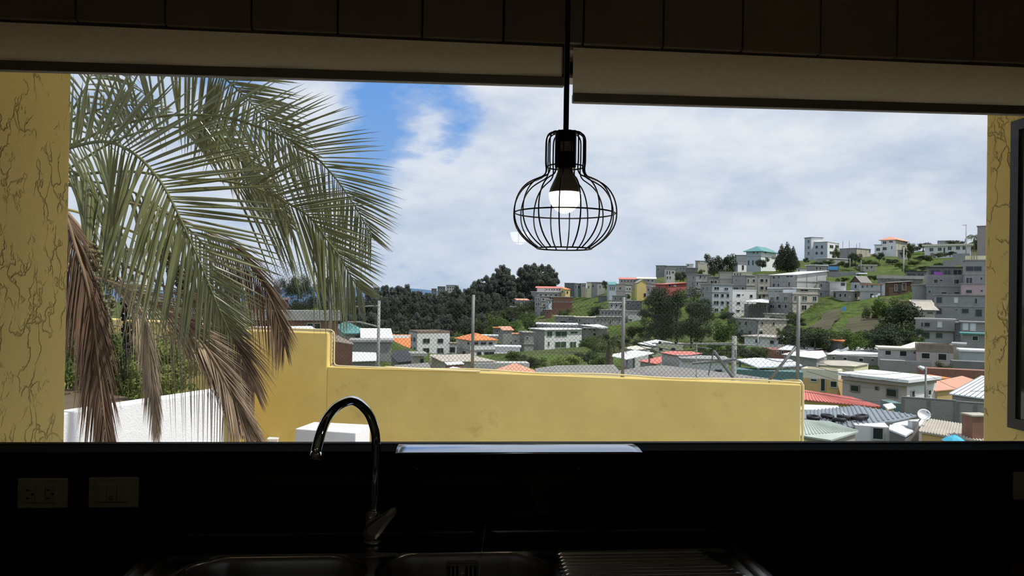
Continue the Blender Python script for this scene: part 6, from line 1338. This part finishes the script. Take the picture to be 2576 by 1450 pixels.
frond('green frond crossing below the long one', C_, 64, .52, dr=(.06, .30), beta=([40, 42, 45, 50, 58, 66], [35, 40, 46, 54, 60, 68]), start=.38, single=1, lens=(.9, 1.1), w=.0072)
frond('upper green frond cut by the blind', [(70, 300, 5.2), (180, 170, 5.1), (300, 130, 5.0), (430, 135, 4.95), (520, 165, 4.9), (566, 198, 4.9), (612, 240, 4.9), (660, 290, 4.9), (715, 345, 4.95), (770, 400, 5.0)], 58, .60, dr=(.05, .10), beta=([40, 50, 50, 58, 64], [-20, 5, 22, 40, 55]), start=.12, lens=(.85, 1.0), w=.0095)
frond('thin curled frond with short leaflets', [(120, 380, 5.6), (180, 305, 5.5), (224, 284, 5.5), (276, 269, 5.5), (328, 264, 5.5), (380, 267, 5.5), (420, 285, 5.5)], 30, .20, dr=(.2, .8), beta=(10, 50), spread=.8, w=.011, start=.2, tw=1.2)
frond(None, [(100, 420, 5.6), (170, 300, 5.7), (215, 220, 5.7), (250, 150, 5.8), (290, 110, 5.9)], 20, .5, dr=(.3, .6), beta=(20, 50), spread=.5, w=.0105)
frond(None, [(90, 480, 5.4), (180, 420, 5.4), (300, 350, 5.4), (430, 320, 5.4), (530, 345, 5.4), (610, 410, 5.4), (680, 490, 5.5), (730, 570, 5.5)], 56, .36, dr=(.08, .4), beta=(50, 68), spread=.5, w=.0095, start=.45, m=M_PALMY)
frond(None, [(80, 500, 5.2), (190, 460, 5.2), (300, 470, 5.1), (400, 520, 5.1), (490, 590, 5.1), (560, 680, 5.1), (600, 740, 5.1)], 40, .45, dr=(.15, .6), beta=(35, 62), spread=.4, w=.0095, start=.35, sides=(-1,))
frond(None, [(80, 460, 5.0), (150, 430, 4.9), (215, 445, 4.8), (265, 500, 4.75), (300, 570, 4.75), (325, 640, 4.75)], 30, .5, dr=(.25, .7), beta=(35, 62), spread=.4, w=.011, start=.2, sides=(-1,))
# dead fronds
frond('dead brown frond hanging right of the green ones', [(300, 505, 4.9), (400, 530, 4.8), (470, 560, 4.7), (550, 598, 4.65), (610, 646, 4.6), (652, 702, 4.6), (684, 760, 4.6), (703, 812, 4.6), (716, 868, 4.6)], 76, .42, m=M_DEAD, mr=M_RACHD, w=.0046, dr=(.15, .4), beta=([70, 78, 82], [55, 66, 74]), spread=.5, start=.3, hang=(.15, .35))
PF_ = [(190, 690, 4.6), (270, 708, 4.5), (350, 742, 4.4), (430, 788, 4.35), (490, 838, 4.3), (540, 908, 4.25), (582, 990, 4.2), (625, 1070, 4.2), (655, 1130, 4.2), (675, 1190, 4.2)]
pf = frond('pale dead frond sweeping down in front of the white wall', PF_, 150, .34, m=M_DEADP, mr=M_RACHD, w=.0040, dr=(.06, .14), beta=([66, 72, 76, 80], [64, 72, 78, 82]), spread=.6, start=.12, hang=(.03, .10), r0=.012)
frond(None, PF_, 90, .34, m=M_DEAD, w=.0045, dr=(.08, .2), beta=([68, 74, 78, 82], [66, 74, 78, 82]), spread=.7, start=.3, hang=(.06, .15), into=pf)
frond(None, PF_, 58, .60, m=M_DEADP, w=.0030, dr=(.1, .2), beta=([60, 60, 60], [50, 60, 66]), spread=.5, start=.08, hang=(.7, .72), sides=(-1,), into=pf)
frond('dead frond hanging behind the pale one', [(250, 640, 5.0), (360, 690, 4.9), (450, 745, 4.85), (530, 795, 4.8), (582, 852, 4.8), (615, 920, 4.8), (640, 985, 4.8)], 80, .42, m=M_DEAD, mr=M_RACHD, w=.0048, dr=(.3, .6), beta=(50, 74), spread=.5, start=.25, hang=(.15, .4))
frond('dark dead frond hanging beside the left wall', [(120, 500, 4.4), (165, 545, 4.2), (190, 620, 4.15), (215, 700, 4.1), (235, 790, 4.1), (246, 900, 4.1), (258, 1010, 4.1), (268, 1110, 4.1), (272, 1180, 4.1)], 130, .48, m=mat('dark dead leaflet', (.135, .088, .062), rough=.8, var=.45, scale=3, spec=.2), mr=M_RACHD, w=.0042, dr=(.3, .4), beta=(58, 78), spread=.6, start=.05, hang=(.4, .45))
frond('thin dead frond hanging in front of the white wall', [(300, 700, 4.7), (345, 760, 4.6), (368, 830, 4.6), (380, 910, 4.6), (390, 1000, 4.6), (396, 1090, 4.6)], 75, .34, m=M_DEADP, mr=M_RACHD, w=.004, dr=(.2, .3), beta=(66, 80), spread=.5, start=.1, hang=(.45, .5), r0=.008)
frond('short dead frond behind the fruit', [(150, 640, 5.0), (200, 720, 4.95), (225, 820, 4.95), (232, 920, 4.95)], 44, .4, m=M_DEAD, mr=M_RACHD, w=.006, dr=(.2, .4), beta=(60, 78), spread=.7, start=.05, hang=(.4, .45))
# fruit bunches
FM = {}
def fruit_mesh(m):
    if m.name not in FM: FM[m.name] = MB().lathe([(0, -.0165), (.009, -.013), (.0135, -.004), (.0135, .003), (.0095, .011), (.003, .0165), (0, .017)], 9, cap=False).mesh('fruit', m, True)
    return FM[m.name]
def bunch(label, pts, hw, n, m, stalk, sz=1.0):
    c = smooth_path([P(*q) for q in pts], 40); b = MB().tube(smooth_path([P(*q) for q in stalk] + c[::8], 30), [.011 - .008 * i / 30 for i in range(31)], 7).build('fruit_bunch', mat('yellow fruit stalk', (.42, .36, .10), rough=.5) if 'green' in label else M_RACHD, palm, smooth=True)
    b['label'] = label; o0 = wloc(b)
    for k in range(n):
        u = k / n; q = c[int(u * 40)]; h = hw * (math.sin(math.pi * min(1, u * .82 + .12)) ** .7) * q.y / FPX; a = pr_.uniform(0, 6.28); rr = h * math.sqrt(pr_.uniform(.25, 1))
        f = obj('fruit', fruit_mesh(m), b, q + V((rr * math.cos(a), rr * math.sin(a), pr_.uniform(-.015, .015))) - o0)
        f.rotation_euler = (pr_.uniform(0, 3), pr_.uniform(0, 3), 0); f.scale = (sz,) * 3
M_FRG = mat('olive green fruit', (.15, .145, .06), rough=.45, var=.3, scale=20)
M_FRB = mat('black dry fruit', (.030, .024, .018), rough=.8, var=.4, scale=20)
M_FRO = mat('dark olive fruit', (.075, .075, .032), rough=.5, var=.3, scale=20)
bunch('hanging bunch of olive green fruit', [(228, 618, 4.6), (245, 670, 4.6), (258, 725, 4.6), (264, 790, 4.6), (262, 842, 4.6)], 26, 190, M_FRG, [(110, 520, 5.0), (170, 555, 4.8), (200, 580, 4.7)])
bunch('hanging bunch of dry black fruit', [(318, 745, 4.7), (326, 790, 4.7), (325, 845, 4.7), (322, 892, 4.7)], 18, 150, M_FRB, [(70, 540, 5.2), (180, 620, 4.9), (260, 690, 4.8), (300, 715, 4.75)], .9)
bunch('loose bunch of dark olive fruit behind the green leaflets', [(400, 622, 4.9), (425, 655, 4.9), (448, 690, 4.9), (460, 740, 4.9)], 21, 120, M_FRO, [(70, 505, 5.2), (200, 535, 5.0), (300, 570, 4.95), (370, 600, 4.9)])
ft = MB()
for k in range(14):
    ft.tube(smooth_path([P(318 + pr_.uniform(-8, 8), 890, 4.7), P(316 + pr_.uniform(-12, 10), 915, 4.7), P(312 + pr_.uniform(-14, 10), 945 + pr_.uniform(-12, 12), 4.7)], 6), .0016, 3)
ft.build('dry_strands', M_FRB, palm)['kind'] = 'stuff'
sk = smooth_path([P(150, 790, 5.0), P(270, 815, 4.9), P(380, 838, 4.9), P(500, 885, 4.9)], 30)
ss = MB().tube(sk, [.008 - .005 * i / 30 for i in range(31)], 6)
for k in range(26):
    q = sk[int(10 + k * .75)]; ss.tube([q, q + V((pr_.uniform(-.03, .06), pr_.uniform(-.05, .05), pr_.uniform(-.09, .02)))], .0028, 4)
ss.build('bare_fruit_stalk', M_DEADP, palm)
for k in range(9):                        # thin bare strands among the fronds
    x = pr_.uniform(180, 480); y = pr_.uniform(600, 720)
    MB().tube(smooth_path([P(x - 60, y - 40, 5.1), P(x, y, 5.1), P(x + 40, y + 50, 5.1), P(x + 50, y + 130, 5.1)], 12), .0028, 4).build('strand', M_RACHD, palm)
# ------------------------------------------------------------------ shrubs behind the white wall
for i in range(2): PROTO['gsh', i] = crown_mesh('gsh', lobes_round(22, .42, .04, .85, .10, .2), 3400, .030, LEAFM['gn'], rt_)
PROTO['ysh', 0] = crown_mesh('ysh', lobes_round(18, .40, .06, .85, .10, .2), 2400, .034, LEAFM['yg'], rt_)
for k, px, yt_, yb_, d, lab, wd in [('gsh', 185, 780, 1015, 8.0, 'leafy green shrub against the left wall behind the white wall', .8), ('gsh', 262, 815, 1012, 8.6, 'green shrub behind the hanging dark dead frond', .85), ('gsh', 330, 860, 1008, 8.2, 'green shrub below the black fruit bunch', 1.0), ('ysh', 385, 900, 1005, 7.6, 'yellow leaved shrub behind the white wall, left of two', 1.1), ('ysh', 445, 850, 1000, 8.6, 'yellow leaved shrub behind the white wall, right of two', .9), ('gsh', 420, 830, 1000, 9.2, 'green shrub against the ochre garden wall', .9), ('gsh', 150, 740, 1010, 9.0, 'tall green shrub in the corner beside the left wall', .7)]:
    o = tree(k, px, yt_, yb_, d, lab, None, wd, 'shrub', 'shrub')
